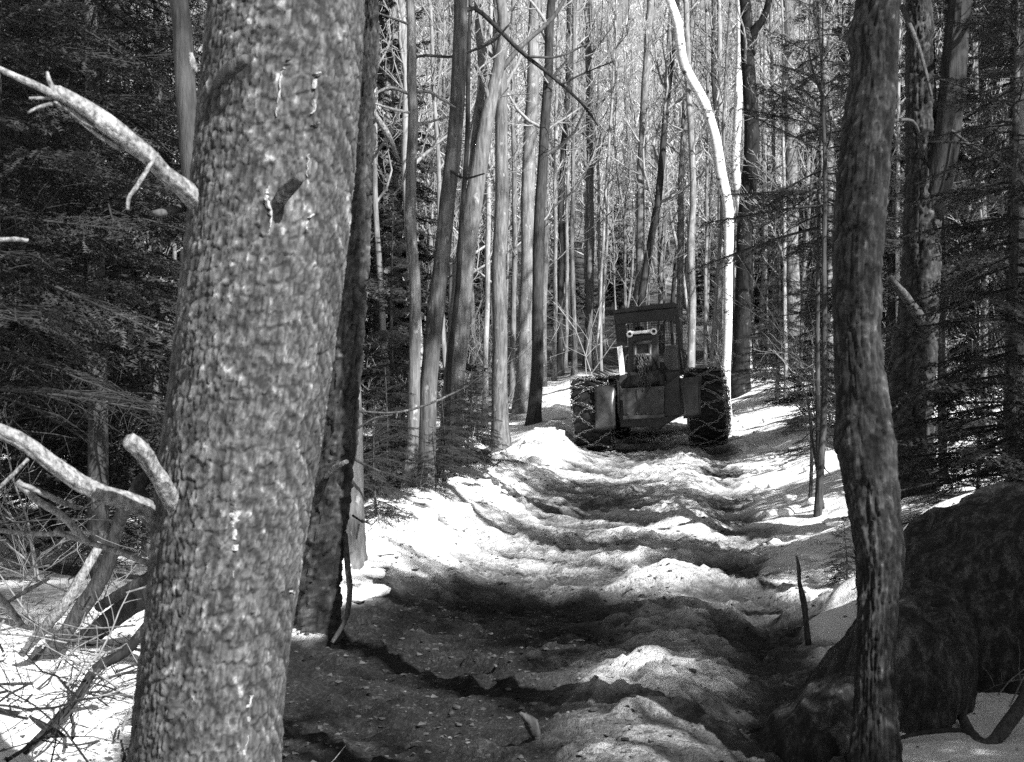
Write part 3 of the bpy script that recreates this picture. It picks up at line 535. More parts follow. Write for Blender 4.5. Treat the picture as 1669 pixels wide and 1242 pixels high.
picked('sapling', 'thin slanting stem joined low down to the thin dark sapling', [(1336, 800, 5), (1330, 760, 5), (1324, 715, 4), (1326, 700, 3)], 14.4, 'deadk', None, None, None, sides=7, seed=38)
def ground_d(px, py):
    d = np.arange(4.6, 60, .02); z = H(at(px, d), d); k = np.argmax(EYE-(py-621)*d/FPX < z+.01); return float(d[k])
def at(px, d): return (px-834.5)*d/FPX
dp = ground_d(1318, 1048)
st = tag(pxtube('broken_pole', [(1318, 1052, 11, dp), (1313, 1010, 9, dp), (1311, 985, 11, dp), (1303, 950, 7, dp), (1302, 925, 7, dp), (1298, 906, 3, dp)], 'deadk', None, 9, 14, .05), 'short broken grey pole standing beside the streaked boulder', 'pole')

# ------------------------------------------------------------------ boulders
def boulder(name, label, c, r, seed, capz=None, tilt=0):
    bm = bmesh.new(); bmesh.ops.create_icosphere(bm, subdivisions=6, radius=1); v = np.array([q.co for q in bm.verts])
    a = fbm(v[:, 0]*1.1+v[:, 2], v[:, 1]*1.1-v[:, 2]*.6, seed, 4); bq = fbm(v[:, 0]*4-v[:, 2]*2, v[:, 1]*4+v[:, 2]*2, seed+7, 4)
    rg = .3-np.abs(fbm(v[:, 0]*1.9+v[:, 2]*1.2, v[:, 1]*1.9-v[:, 2], seed+3, 5)); fac = 1+.22*a+.05*bq+.16*rg+.02*fbm(v[:, 0]*14-v[:, 2]*9, v[:, 1]*14+v[:, 2]*9, seed+5, 3); v = v*fac[:, None]; v[:, 2] = np.sign(v[:, 2])*np.abs(v[:, 2])**.85
    v = v*np.array(r); v[:, 0] += tilt*v[:, 2]
    for q, w in zip(bm.verts, v): q.co = w
    root = bm_obj(name, bm, M['rock'], None, True); root.location = c; tag(root, label, 'boulder')
    if capz:
        z0, zlim = capz; me = root.data; nn = len(me.vertices); co = v; no = np.array([p.normal for p in me.vertices]); msk = (co[:, 2] > z0+.12*vnoise(co[:, 0]*5, co[:, 1]*5, seed)) & (no[:, 2] > zlim)
        F = np.array([p.vertices[:] for p in me.polygons]); sel = F[msk[F].all(1)]; ids, inv = np.unique(sel, return_inverse=True)
        cnt = np.zeros(nn); np.add.at(cnt, sel.ravel(), 1); hz_ = co[ids, 2]-z0-.12*vnoise(co[ids, 0]*5, co[ids, 1]*5, seed); th = np.where(cnt[ids] > 5, .09*sst(-.02, .2, hz_)*(1+.5*fbm(co[ids, 0]*4, co[ids, 1]*4, 3)), -.006)
        link('snow_cap', raw_mesh('snow_cap', co[ids]+no[ids]*th[:, None]+np.array([0, 0, 1])*(th[:, None]*.4), np.zeros((0, 4), int), inv.reshape(-1, 3), M['snow']), root)
    return root
boulder('boulder', 'large near-black boulder filling the lower right corner', (3.12, 8.0, .05), (1.05, .85, 1.0), 3)
boulder('boulder', 'leaning streaked boulder behind the foot of the mottled trunk', (1.72, 6.95, -.05), (.36, .45, .66), 8, None, .38)
boulder('boulder', 'low dark boulder at the trail edge, left of the mottled trunk', (1.36, 6.5, -.02), (.24, .35, .30), 12, None, .3)

# ------------------------------------------------------------------ log skidder
SK = thing('log_skidder', 'dark log skidder with chained tyres and mesh cab, seen from behind on the snowy trail', 'skidder')
SD = 27.5; SK.location = (at(1066, SD), SD, EYE-(731-621)*SD/FPX-.01); ROLL = math.radians(-5); SK.rotation_euler = (0, ROLL, math.radians(-6))
def LX(zx, zy): return ((zx-665)*math.cos(-ROLL)+(1086-zy)*math.sin(-ROLL))*.002858
def LZ(zx, zy): return (-(zx-665)*math.sin(-ROLL)+(1086-zy)*math.cos(-ROLL))*.002858
def zpts(l): return [(LX(*q), LZ(*q)) for q in l]
def zprism(name, l, y0, y1, mat, parent=SK, bev=.012, back=None):
    a = zpts(l); bm = prism(a, y0, y1); return bm_obj(name, bm, M[mat], parent, False, bev)
def lathe_x(prof, n, mb, cx=0):
    V = np.array([[cx+x, r*math.cos(a), r*math.sin(a)] for x, r in prof for a in np.arange(n)*2*math.pi/n]); k = len(prof); i = np.arange(k-1)[:, None]*n; j = np.arange(n)[None]; j2 = (j+1) % n
    mb.add(V, np.stack([i+j, i+j2, i+n+j2, i+n+j], -1).reshape(-1, 4))
TR, TW = .71, .32
def tyre_mesh():
    mb = MB(); lathe_x([(-TW*.7, .36), (-TW*.95, .46), (-TW, .58), (-TW*.9, .655), (-TW*.6, .675), (0, .685), (TW*.6, .675), (TW*.9, .655), (TW, .58), (TW*.95, .46), (TW*.7, .36)], 64, mb)
    for k in range(22):
        for sg in (-1, 1):
            a0 = (k+.25*(sg > 0)*2)*2*math.pi/22; P8 = []
            for f, w in ((.02, .035), (1.0, .05)):
                for rr in (.66, .72 if f < .5 else .70):
                    for da in (-w, w): aa = a0+f*.22+da; P8.append((sg*f*TW, rr*math.cos(aa), rr*math.sin(aa)))
            mb.add(P8, [(0, 1, 3, 2), (4, 6, 7, 5), (0, 2, 6, 4), (1, 5, 7, 3), (2, 3, 7, 6), (0, 4, 5, 1)])
    return mb
def link_geo():
    n, k = 8, 4; V = []
    for i in range(n):
        a = 2*math.pi*i/n; cx, cy = .034*math.cos(a), .019*math.sin(a)
        for j in range(k): b_ = 2*math.pi*j/k; V.append((cx+.009*math.cos(b_)*math.cos(a), cy+.009*math.cos(b_)*math.sin(a), .009*math.sin(b_)))
    Q = [(i*k+j, i*k+(j+1) % k, ((i+1) % n)*k+(j+1) % k, ((i+1) % n)*k+j) for i in range(n) for j in range(k)]
    return np.array(V), np.array(Q)
LV, LQ = link_geo()
def chain_run(mb, pts, rng):
    pts = np.asarray(pts); seg = np.linalg.norm(np.diff(pts, axis=0), axis=1); L = np.concatenate([[0], np.cumsum(seg)]); n = int(L[-1]/.052)
    for i in range(n):
        s = (i+.5)*L[-1]/n; c = np.array([np.interp(s, L, pts[:, q]) for q in range(3)]); e = np.array([np.interp(s+.01, L, pts[:, q]) for q in range(3)]); t = norm(e-c)
        r_ = norm(np.array([0, c[1], c[2]])) if np.hypot(c[1], c[2]) > .1 else np.array([0, 0, 1.]); w = norm(np.cross(r_, t)); u = np.cross(t, w)
        a = (i % 2)*1.35+rng.normal()*.25; w2 = w*math.cos(a)+u*math.sin(a); u2 = np.cross(t, w2); mb.add(LV@np.array([t, w2, u2])+c+rng.normal(size=3)*.006, LQ)
def tyre_chain_mesh(seed):
    rng = np.random.default_rng(seed); mb = MB(); K = 13
    for k in range(K):
        for sg in (-1, 1):
            a0 = k*2*math.pi/K+rng.normal()*.05; f = np.linspace(-1, 1, 9); x = f*(TW+.01); aa = a0+sg*f*.24+.05*np.sin(f*4+k)
            rr = .735-.02*np.abs(f)**3+.008*rng.normal(size=9); chain_run(mb, np.stack([x, rr*np.cos(aa), rr*np.sin(aa)], 1), rng)
    for sg in (-1, 1):
        aa = np.linspace(0, 2*math.pi, 60); rr = .60+.035*np.sin(aa*K); chain_run(mb, np.stack([sg*(TW+.02)+0*aa, rr*np.cos(aa), rr*np.sin(aa)], 1), rng)
        for k in range(K):
            a0 = (k+.5)*2*math.pi/K; chain_run(mb, [(sg*(TW+.02), .60*math.cos(a0), .60*math.sin(a0)), (sg*(TW+.0), .72*math.cos(a0), .72*math.sin(a0))], rng)
    return mb
TM = tyre_mesh().mesh('tyre', M['rubber'], False); CM = [tyre_chain_mesh(s).mesh('tyre_chain', M['chain']) for s in (1, 2)]
rimb = MB(); lathe_x([(-.2, .37), (-.19, .34), (-.05, .33), (-.05, .12), (.02, .12), (.02, .001)], 32, rimb); RM = rimb.mesh('rim', M['steel'])
for i, (x, y, yaw) in enumerate(((-1.09, 0, 0), (1.02, 0, 0), (-.86, 2.75, .10), (1.16, 2.75, .10))):
    w = link('tyre', TM, SK, (x, y, TR)); w.rotation_euler = (i*.7, 0, yaw); c = link('tyre_chain', CM[i % 2], w); r = link('rim', RM, w)
    if i % 2 == 1: r.rotation_euler = (0, 0, math.pi)
    tag(c, kind='stuff')
for y in (0, 2.75):
    mb = MB(); tube(mb, [(-.9, y, TR), (-.35, y, TR), (-.25, y, TR-.0), (.25, y, TR), (.35, y, TR), (.9, y, TR)], [.11, .12, .2, .2, .12, .11], 16); mb.obj('axle', M['steel'], SK)
mb = MB(); tube(mb, [(.05, -.4, .62), (.05, -.1, .60), (.05, .3, .62)], [.10, .16, .12], 14); mb.obj('differential', M['steel'], SK)
def fender(xa, xb, xc, xd, r, a0, a1):
    """Curved guard wrapped over the back of a tyre; xa..xb at the top, xc..xd at the bottom."""
    mb = MB(); n = 14; V = []
    for rr in (r, r+.02):
        for i in range(n):
            f = i/(n-1); a = math.radians(a0+(a1-a0)*f); l, h = xa+(xc-xa)*f, xb+(xd-xb)*f; bow = .025*math.sin(f*math.pi)
            for q in range(7): g = q/6; V.append((l+(h-l)*g+bow*(1-2*g)*.8, -rr*math.cos(a)*(1-.04*abs(2*g-1)**3), TR+rr*math.sin(a)))
    i = np.arange(n-1)[:, None]*7; j = np.arange(6)[None]; q = np.stack([i+j, i+j+1, i+8+j, i+7+j], -1).reshape(-1, 4); o = n*7; Q = np.vstack([q, q[:, ::-1]+o])
    E = [(k*7, (k+1)*7, (k+1)*7+o, k*7+o) for k in range(n-1)]+[((k+1)*7+6, k*7+6, k*7+6+o, (k+1)*7+6+o) for k in range(n-1)]
    E += [(k+1, k, k+o, k+1+o) for k in range(6)]+[((n-1)*7+k, (n-1)*7+k+1, (n-1)*7+k+1+o, (n-1)*7+k+o) for k in range(6)]
    mb.add(V, np.vstack([Q, E])); return mb.obj('fender', M['fender'], SK)
fender(LX(275, 610), LX(425, 615), LX(285, 880), LX(420, 880), .80, 42, -18)
fender(LX(815, 590), LX(965, 550), LX(850, 850), LX(968, 850), .80, 44, -12)
zprism('butt_plate', [(462, 690), (735, 672), (728, 868), (478, 880)], -.86, -.80, 'plate', bev=.015)
zprism('rear_body', [(425, 600), (560, 600), (760, 585), (830, 575), (850, 860), (738, 925), (690, 962), (640, 935), (450, 940), (440, 880)], -.42, .55, 'steel', bev=.02)
zprism('side_gusset', [(425, 622), (462, 690), (478, 880), (440, 880)], -.62, -.40, 'plate')
zprism('side_gusset', [(735, 672), (825, 600), (850, 860), (728, 868)], -.62, -.40, 'steel')
# winch tower with the fairlead arch
tw = zprism('winch_tower', [(500, 345), (690, 330), (705, 590), (735, 675), (462, 690), (500, 600)], -.45, .35, 'steel', bev=.03)
ZB = lambda name, x0, x1, y0, y1, z0, z1, mat, par=SK, bev=.008: bm_obj(name, bx(x0, x1, y0, y1, z0, z1), M[mat], par, False, bev)
tx, tz = LX(595, 345), LZ(595, 345)
zprism('arch_bar', [(492, 328), (682, 308), (683, 326), (493, 345)], -.60, -.46, 'white', bev=.006)
for q in ((512, 340), (665, 324)):
    mb = MB(); c = np.array([LX(*q), -.63, LZ(*q)]); tube(mb, [c+np.array([0, .2, 0]), c], [.062, .062], 16); l_ = mb.obj('work_lamp', M['white'], SK)
    mb = MB(); tube(mb, [c+np.array([0, 0, 0]), c+np.array([0, -.012, 0])], [.032, .03], 14); mb.obj('lens', M['rubber'], l_)
for zy in (398, 482, 545):
    mb = MB(); tube(mb, [(LX(540, zy), -.50, LZ(540, zy)), (LX(655, zy-8), -.50, LZ(655, zy-8))], [.045, .045], 14); mb.obj('fairlead_roller', M['plate'], SK)
for zx in (545, 640):
    mb = MB(); tube(mb, [(LX(zx, 395), -.50, LZ(zx, 395)), (LX(zx, 600), -.50, LZ(zx, 600))], [.04, .04], 12); mb.obj('guide_roller', M['plate'], SK)
mb = MB(); tube(mb, [(LX(520, 640), -.55, LZ(520, 640)), (LX(700, 625), -.55, LZ(700, 625))], [.16, .16], 20); mb.obj('winch_drum', M['steel'], SK)
mb = MB(); rng = np.random.default_rng(5)
for q in range(5):
    x0 = LX(565+q*12, 480); zt, zb_ = LZ(570, 470), LZ(570, 690)
    chain_run(mb, [(x0, -.58, zt), (x0+.03*math.sin(q*2), -.66, (zt+zb_)/2), (x0-.05+.03*q, -.74-.03*q, zb_+.06*q), (x0+.02, -.88, zb_-.03)], rng)
tag(mb.obj('choker_chains', M['plate'], SK), kind='stuff')
for pts in ([(470, 600), (480, 500), (500, 470)], [(700, 560), (735, 600), (742, 640)], [(655, 480), (690, 560), (690, 660)]):
    p = smooth_poly(np.array([(LX(*q), -.52+.03*i, LZ(*q)) for i, q in enumerate(pts)]), 10); mb = MB(); tube(mb, p, .018, 8); mb.obj('hydraulic_hose', M['rubber'], SK)
for pts in ([(640, 690), (610, 760), (655, 850), (600, 900)], [(560, 700), (575, 800), (540, 870)]):           # winch line hanging over the plate
    p = smooth_poly(np.array([(LX(*q), -.885-.012*i, LZ(*q)) for i, q in enumerate(pts)]), 16); mb = MB(); tube(mb, p, .009, 6); mb.obj('winch_cable', M['plate'], SK)
for zx in (500, 560, 620, 700):
    for zy in (705, 850): mb = MB(); tube(mb, [(LX(zx, zy), -.855, LZ(zx, zy)), (LX(zx, zy), -.885, LZ(zx, zy))], [.022, .02], 8); mb.obj('bolt', M['steel'], SK)
for zx in (432, 838): zprism('step_bracket', [(zx, 640), (zx+16, 640), (zx+18, 850), (zx+2, 850)], -.70, -.44, 'plate')
zprism('plate_lip', [(470, 862), (732, 850), (734, 872), (474, 886)], -.93, -.80, 'plate', bev=.01)
# cab
CY0, CY1 = .75, 2.05
def post(l0, l1, w, y, name='cab_post', mat='steel'):
    (xa, za), (xb, zb_) = zpts([l0, l1]); h = w*.002858/2
    return bm_obj(name, prism([(xa-h, za), (xa+h, za), (xb+h, zb_), (xb-h, zb_)], y-.05, y+.05), M[mat], SK, False, .012)
post((445, 620), (402, 190), 18, CY0); post((860, 560), (806, 140), 28, CY0); post((500, 560), (478, 240), 12, CY1); post((790, 400), (775, 160), 22, CY1)
post((850, 560), (822, 200), 14, CY1, mat='steel')
zprism('cab_roof', [(392, 168), (470, 152), (798, 114), (815, 130), (818, 150), (395, 190)], CY0-.15, CY1+.15, 'steel', bev=.02)
zprism('roof_visor', [(395, 190), (818, 150), (815, 200), (775, 236), (600, 246), (470, 258), (410, 262)], CY0-.10, CY0-.04, 'steel', bev=.01)
zprism('side_guard', [(412, 258), (470, 258), (486, 405), (432, 420)], CY0-.06, CY0-.02, 'steel', bev=.006)
zprism('side_panel', [(430, 424), (462, 412), (482, 596), (448, 606)], -.56, -.53, 'white', bev=.004)
zprism('side_panel', [(733, 404), (752, 400), (818, 392), (822, 570), (768, 582), (724, 520)], CY0+.5, CY0+.56, 'greyp', bev=.01)
zprism('cab_floor', [(432, 600), (860, 560), (862, 600), (436, 640)], CY0-.05, CY1+.2, 'steel', bev=.01)
def cab_mesh(corners, y, nx_, nz_):
    mb = MB(); c = [np.array([LX(*q), y, LZ(*q)]) for q in corners]
    for i in range(nx_+1): f = i/nx_; tube(mb, [c[0]*(1-f)+c[1]*f, c[3]*(1-f)+c[2]*f], .004, 4, cap=False)
    for i in range(nz_+1): f = i/nz_; tube(mb, [c[0]*(1-f)+c[3]*f, c[1]*(1-f)+c[2]*f], .004, 4, cap=False)
    o = mb.obj('wire_mesh', M['steel'], SK); tag(o, kind='stuff')
cab_mesh([(470, 250), (775, 225), (790, 390), (486, 405)], CY0-.03, 16, 9)
zprism('seat', [(520, 380), (625, 370), (640, 600), (530, 605)], 1.05, 1.2, 'cloth', bev=.04)
zprism('engine_hood', [(470, 520), (760, 500), (770, 700), (470, 720)], 2.2, 3.9, 'steel', bev=.05)
zprism('front_frame', [(440, 640), (820, 610), (828, 780), (450, 810)], .9, 3.8, 'steel', bev=.03)
zprism('light_post', [(500, 400), (512, 400), (520, 560), (508, 560)], CY0+.1, CY0+.16, 'white', bev=.004)
zprism('side_strip', [(838, 440), (846, 440), (862, 555), (854, 556)], CY0-.055, CY0-.045, 'greyp', bev=.002)
# driver, seen through the mesh from behind
hx, hz = LX(558, 290), LZ(558, 290); Mw = Matrix.Translation(SK.location) @ SK.rotation_euler.to_matrix().to_4x4()
PR = thing('person', 'person in a dark hard hat seated in the skidder cab with back turned', 'person', Mw @ Vector((hx, 1.35, hz-.80))); PR.rotation_euler = SK.rotation_euler
def skinned(name, verts, edges, radii, mat, parent, lev=2):
    me = bpy.data.meshes.new(name); me.from_pydata(verts, edges, []); me.materials.append(mat); o = link(name, me, parent); s = o.modifiers.new('skin', 'SKIN')
    for v, r in zip(me.skin_vertices[0].data if me.skin_vertices else [], radii): v.radius = (r, r)
    o.modifiers.new('sub', 'SUBSURF').levels = lev; o.modifiers['sub'].render_levels = lev; o.modifiers['skin'].use_smooth_shade = True; return o
def limbs_body():
    # pelvis at the origin, seated: thighs forward, hands on the wheel
    v = [(0, 0, .05), (0, -.02, .25), (0, 0, .45), (0, .01, .55), (0, .03, .66), (0, .04, .76), (-.19, 0, .47), (-.25, .12, .25), (-.16, .36, .28), (.19, 0, .47), (.25, .12, .25), (.16, .36, .28), (-.1, .1, .03), (-.14, .45, .06), (-.14, .5, -.32), (.1, .1, .03), (.14, .45, .06), (.14, .5, -.32)]
    e = [(0, 1), (1, 2), (2, 3), (3, 4), (4, 5), (2, 6), (6, 7), (7, 8), (2, 9), (9, 10), (10, 11), (0, 12), (12, 13), (13, 14), (0, 15), (15, 16), (16, 17)]
    r = [.16, .15, .15, .065, .085, .085, .075, .06, .04, .075, .06, .04, .1, .08, .05, .1, .08, .05]; return v, e, r
bv, be, br = limbs_body()
me = bpy.data.meshes.new('body'); me.from_pydata(bv, be, []); me.materials.append(M['cloth']); bo = link('body', me, PR)
sm = bo.modifiers.new('skin', 'SKIN'); sm.use_smooth_shade = True; sb = bo.modifiers.new('sub', 'SUBSURF'); sb.levels = sb.render_levels = 2
bm = bmesh.new(); bm.from_mesh(me); lay = bm.verts.layers.skin.verify(); bm.verts.ensure_lookup_table()
for i, r in enumerate(br): bm.verts[i][lay].radius = (r, r); bm.verts[i][lay].use_root = (i == 0)
bm.to_mesh(me); bm.free()
mb = MB(); n = 20; prof = [(.150, .0), (.128, .008), (.122, .03), (.115, .075), (.09, .11), (.05, .13), (.004, .137)]
V = np.array([(r*math.cos(a), r*1.15*math.sin(a), z) for r, z in prof for a in np.arange(n)*2*math.pi/n]); i = np.arange(len(prof)-1)[:, None]*n; j = np.arange(n)[None]; j2 = (j+1) % n
mb.add(V+np.array([0, .035, .735]), np.stack([i+j, i+j2, i+n+j2, i+n+j], -1).reshape(-1, 4)); mb.obj('hard_hat', M['hat'], PR)
#@@WOOD
LM = [(60, 'left border'), (152, 'pale-trunked spruce'), (577, 'dark furrowed trunk'), (672, 'curved thin sapling'), (770, 'forked pale trunk'), (860, 'straight pale grey trunk'), (1050, 'skidder cab'), (1160, 'leaning white birch'), (1218, 'dark tree by the skidder'), (1292, 'stout grey trunk on the rise'), (1405, 'mottled trunk'), (1500, 'double trunk'), (1660, 'right border')]
ORD = ['first', 'second', 'third', 'fourth', 'fifth', 'sixth', 'seventh', 'eighth', 'ninth', 'tenth', 'eleventh', 'twelfth', 'thirteenth', 'fourteenth', 'fifteenth', 'sixteenth', 'seventeenth', 'eighteenth', 'nineteenth', 'twentieth']
# ------------------------------------------------------------------ conifers
CF = []
def add_conifer(proto, label, px, d, sc, rz, group=None, x=None):
    X = at(px, d) if x is None else x; Z = float(Hs(np.array([X]), np.array([d]))[0])-.03
    if not proto.get('used'): proto['used'] = 1; proto.location = (X, d, Z); proto.rotation_euler = (0, 0, rz); proto.scale = (sc,)*3; proto['label'] = label; o = proto
    else: o = dup(proto, (X, d, Z), rz, sc, label)
    if group: o['group'] = group
    CF.append((X, d)); return o
cA = conifer('spruce_tree', '', 9.5, 1, 1, BOUGH, .16, .19, .30, 6, deadz=.22, thick=.085)
cB = conifer('spruce_tree', '', 7.0, 1, 2, BOUGH, .05, .23, .26, 6, deadz=.10, thick=.07)
cC = conifer('young_fir', '', 1.7, 1, 3, BOUGH, .06, .42, .13, 5, thick=.018)
cD = conifer('spruce_tree', '', 12.0, 1, 4, BOUGH_LO, .10, .18, .24, 4, deadz=.06)
cE = conifer('hemlock_sapling', '', 6.2, 1, 5, BOUGH, .46, .33, .22, 4, thick=.03)
cP = conifer('pine_tree', '', 15.0, 1, 6, BOUGH, .60, .17, .34, 6, thick=.12)
sp = 'spruces crowded in the wood at the left'
add_conifer(cA, 'spruce with a pale lit trunk left of the big pine', 152, 11.5, 1.0, 0)
add_conifer(cA, 'dark spruce at the left border of the picture', -20, 9.6, .95, 2.0)
add_conifer(cB, 'bushy spruce between the left border and the pale-trunked spruce', 70, 14.5, 1.15, 1.0)
add_conifer(cB, 'bushy spruce just left of the big pine, low boughs to the ground', 250, 13.0, 1.0, 3.3)
add_conifer(cA, 'tall spruce behind the pale-trunked spruce', 190, 18, 1.25, 4.0)
add_conifer(cA, 'tall spruce deep behind the left border trees', 30, 19, 1.2, 5.0)
add_conifer(cD, 'dark spruce showing past the right side of the pine, behind the thin saplings', 620, 27, .9, 1.0)
add_conifer(cB, 'small dark spruce with boughs in front of the leaning smooth trunk', 640, 17, .50, .4)
add_conifer(cC, 'young fir on the snow right of the leaning smooth trunk', 742, 16.5, .62, .5)
add_conifer(cC, 'young fir at the foot of the leaning smooth trunk', 708, 14.8, .42, 2.5)
add_conifer(cC, 'young fir in the shade left of the paired saplings', 628, 14.2, .75, 4.1)
add_conifer(cC, 'young fir in the snow between the pale dead trunk and the paired saplings', 612, 12.6, .62, 1.1)
add_conifer(cC, 'low young fir right behind the foot of the paired saplings', 655, 15.8, .85, 2.2)
add_conifer(cC, 'young fir leaning over the snow, rightmost by the leaning smooth trunk', 722, 15.6, .60, 3.6)
add_conifer(cC, 'young fir on the bank below the stout forked trunk', 765, 18.6, .72, 5.0)
add_conifer(cC, 'young fir at the far end of the left snow bank', 770, 21.5, .8, 1.3)
add_conifer(cC, 'young fir low on the snow left of the thin dark sapling', 1330, 21, .95, 1.9)
add_conifer(cE, 'slim hemlock holding dark boughs across the top right of the dark tree', 1338, 17, 1.0, 1.2)
add_conifer(cB, 'dark young spruce on the snowy rise left of the mottled trunk', 1335, 27, .62, 2.2)
add_conifer(cB, 'dark spruce behind the stout grey trunk on the rise', 1268, 33, .7, 2.9)
add_conifer(cB, 'bushy dark spruce at the right border above the big boulder', 1655, 10.6, .72, 3.9)
add_conifer(cA, 'dark spruce right of the double trunk', 1650, 14.0, 1.0, 1.1)
add_conifer(cA, 'tall dark spruce at the back between mottled trunk and double trunk', 1480, 25, 1.15, .3)
add_conifer(cD, 'tall dark spruce far back at the right border', 1660, 22, 1.0, .3)
add_conifer(cC, 'young fir beside the thin dark trunk at the right', 1590, 12.2, .8, 3.0)
add_conifer(cC, 'young fir with bare lower twigs under the mottled trunk, in the snow', 1378, 9.6, .28, 3.0)
off = 'spruces standing right of the camera'
for i, (x, y, p, s) in enumerate(((3.9, 3.3, cB, .62), (5.2, 4.3, cA, .88), (6.9, 6.3, cA, .95), (9.0, 10.8, cB, 1.0), (4.1, 5.1, cB, .58), (4.7, 1.4, cB, .55), (6.0, 3.0, cA, 1.0), (4.3, 9.3, cP, .95), (5.7, 12.2, cP, 1.0), (12.5, 19, cA, 1.3), (6.4, 1.8, cA, 1.15), (5.6, 3.6, cA, .9))):
    add_conifer(p, ORD[i]+' of the spruces right of the camera, its shadow reaching the trail', 0, y, s, i*1.3, off, x=x)
FAR = [(470, 45, 1.0), (560, 52, .9), (640, 48, 1.0), (700, 44, .6), (770, 60, .8), (920, 66, .55), (1010, 70, .6), (1150, 66, .5), (1250, 50, .6), (1330, 46, .8), (1400, 40, 1.0), (1520, 44, 1.1), (1600, 36, 1.0), (300, 34, 1.1), (180, 30, 1.2), (60, 28, 1.1), (420, 60, 1.1)]
for i, (px, d, s) in enumerate(sorted(FAR)):
    add_conifer(cD, 'dark far-back spruce among bare trunks, number '+ORD[i]+' counted from the left', px, d, s, i*2.1, 'dark spruces far back among the bare trunks')

# ------------------------------------------------------------------ bare trees that crowd the background
def proto_tree(seed, h, r, bk, nb=22, lv=2, sub=8, tw=6, rt=.005):
    rng = np.random.default_rng(seed); k = 16; t = np.linspace(0, 1, k)
    pth = np.stack([.30*np.sin(3.1*t+seed)*t+.12*np.sin(9*t+seed)+.05*np.sin(23*t+2*seed), .22*np.cos(2.2*t+seed*2)*t, -.15+t*(h+.15)], 1); rad = r*(1-.88*t)+.008; rad[0] *= 1.3
    a = MB(); tube(a, pth, rad, 10, jit=.03); b = MB(); crown(b, pth, rad, rng, .16, nb, h*.17, lv, .75, sub, tw, rt); return a, b
PT = []
for s, h, r, bk in ((1, 17, .085, 'grey'), (2, 16, .06, 'pale'), (3, 14, .045, 'grey'), (4, 18, .105, 'dark'), (5, 13, .036, 'pale'), (6, 15, .05, 'pale'), (7, 12, .032, 'grey')):
    a, b = proto_tree(s, h, r, bk); PT.append((a.mesh('trunk', M[bk]), b.mesh('limbs', M['twig']), r, bk, a, b))
def stand(i, x, y, sc, rz, tilt, label, group):
    tm, lm, r, bk, _, _ = PT[i]; o = thing('bare_tree', label, 'tree', (x, y, float(Hs(np.array([x]), np.array([y]))[0])-.05), rz, group); o.scale = (sc,)*3; o.rotation_euler = (tilt[0], tilt[1], rz)
    link('trunk', tm, o); tag(link('limbs', lm, o), kind='stuff'); return o
rng = np.random.default_rng(44); taken = [(at(e[2], e[7]), e[7]) for e in LIST]+CF; spots = []
tries = 0
while len(spots) < 245 and tries < 20000:
    tries += 1; y = 17+(rng.random()**.75)*62; px = rng.uniform(-120, 1790); x = at(px, y); u = x-float(axis(y))
    if abs(u) < 2.6 and y < 39: continue
    if y < 30 and 520 < px < 1400: continue
    if y < 38 and 880 < px < 1230: continue
    md = .7 if y < 40 else .85
    if any((x-a)**2+(y-b)**2 < md*md for a, b in taken): continue
    taken.append((x, y)); spots.append((px, x, y))
recs = []
for px, x, y in spots:
    i = int(rng.integers(len(PT))); sc = rng.uniform(.85, 1.15); tl = (rng.normal()*.05, rng.normal()*.065); r = PT[i][2]*sc; bk = PT[i][3]
    size = 'stout' if r > .075 else ('slender' if r < .044 else 'medium'); dep = 'fairly near' if y < 34 else ('midway back' if y < 55 else 'far back'); lm = min(LM, key=lambda q: abs(q[0]-px)); side = 'right' if px >= lm[0] else 'left'
    recs.append(((bk, size, dep, lm[1], side), abs(px-lm[0]), i, x, y, sc, tl))
cnt = {}
for key, dist, i, x, y, sc, tl in sorted(recs, key=lambda q: (q[0], q[1])):
    cnt[key] = cnt.get(key, 0)+1; bk, size, dep, l, side = key
    lab = f"{ORD[cnt[key]-1]} {size} {bk} bare tree {dep} {side} of the {l}"
    stand(i, x, y, sc, rng.random()*6.3, tl, lab, 'bare trees crowded behind the trail')
# bare trees and shrubs off to the right and behind, whose shadows cross the trail
for i, (x, y, k, s) in enumerate(((3.75, 1.15, 0, .9), (5.6, .7, 5, .9), (6.2, 9.4, 0, .8), (7.6, 12.6, 5, .9), (9.0, 17.6, 1, 1), (6.9, 16.0, 2, .8), (11, 20, 0, 1), (8.2, 3.2, 3, .9))):
    stand(k, x, y, s, i*1.1, (0, 0), ORD[i]+' of the bare trees right of the camera, its shadow crossing the trail', 'bare trees right of the camera')

# the wood farther back: too many to count, one mesh each of trunks and crowns
def far_mass():
    rng = np.random.default_rng(9); tr = MB(); tw = MB(); protos = []
    for s in range(5):
        a, b = proto_tree(60+s, 15+s, .07+.02*s, 'grey', 20, 2, 6, 4, .011); protos.append((a.arrays(), b.arrays()))
    for i in range(460):
        y = 72+rng.random()*95; x = at(rng.uniform(-150, 1820), y); z = float(Hs(np.array([x]), np.array([y]))[0]); a, b = protos[rng.integers(5)]; s = rng.uniform(.85, 1.2); R = rotm(rng.random()*6.3, 0)*s; o = np.array([x, y, z])
        tr.addm(a, R, o); tw.addm(b, R, o)
    tag(tr.obj('far_wood_trunks', M['grey']), 'trunks of the distant bare wood on the hill', 'wood', kind='stuff'); tag(tw.obj('far_wood_branches', M['twig_sunlit']), 'hazy bare branches of the distant wood on the hill', 'wood', kind='stuff')
far_mass()

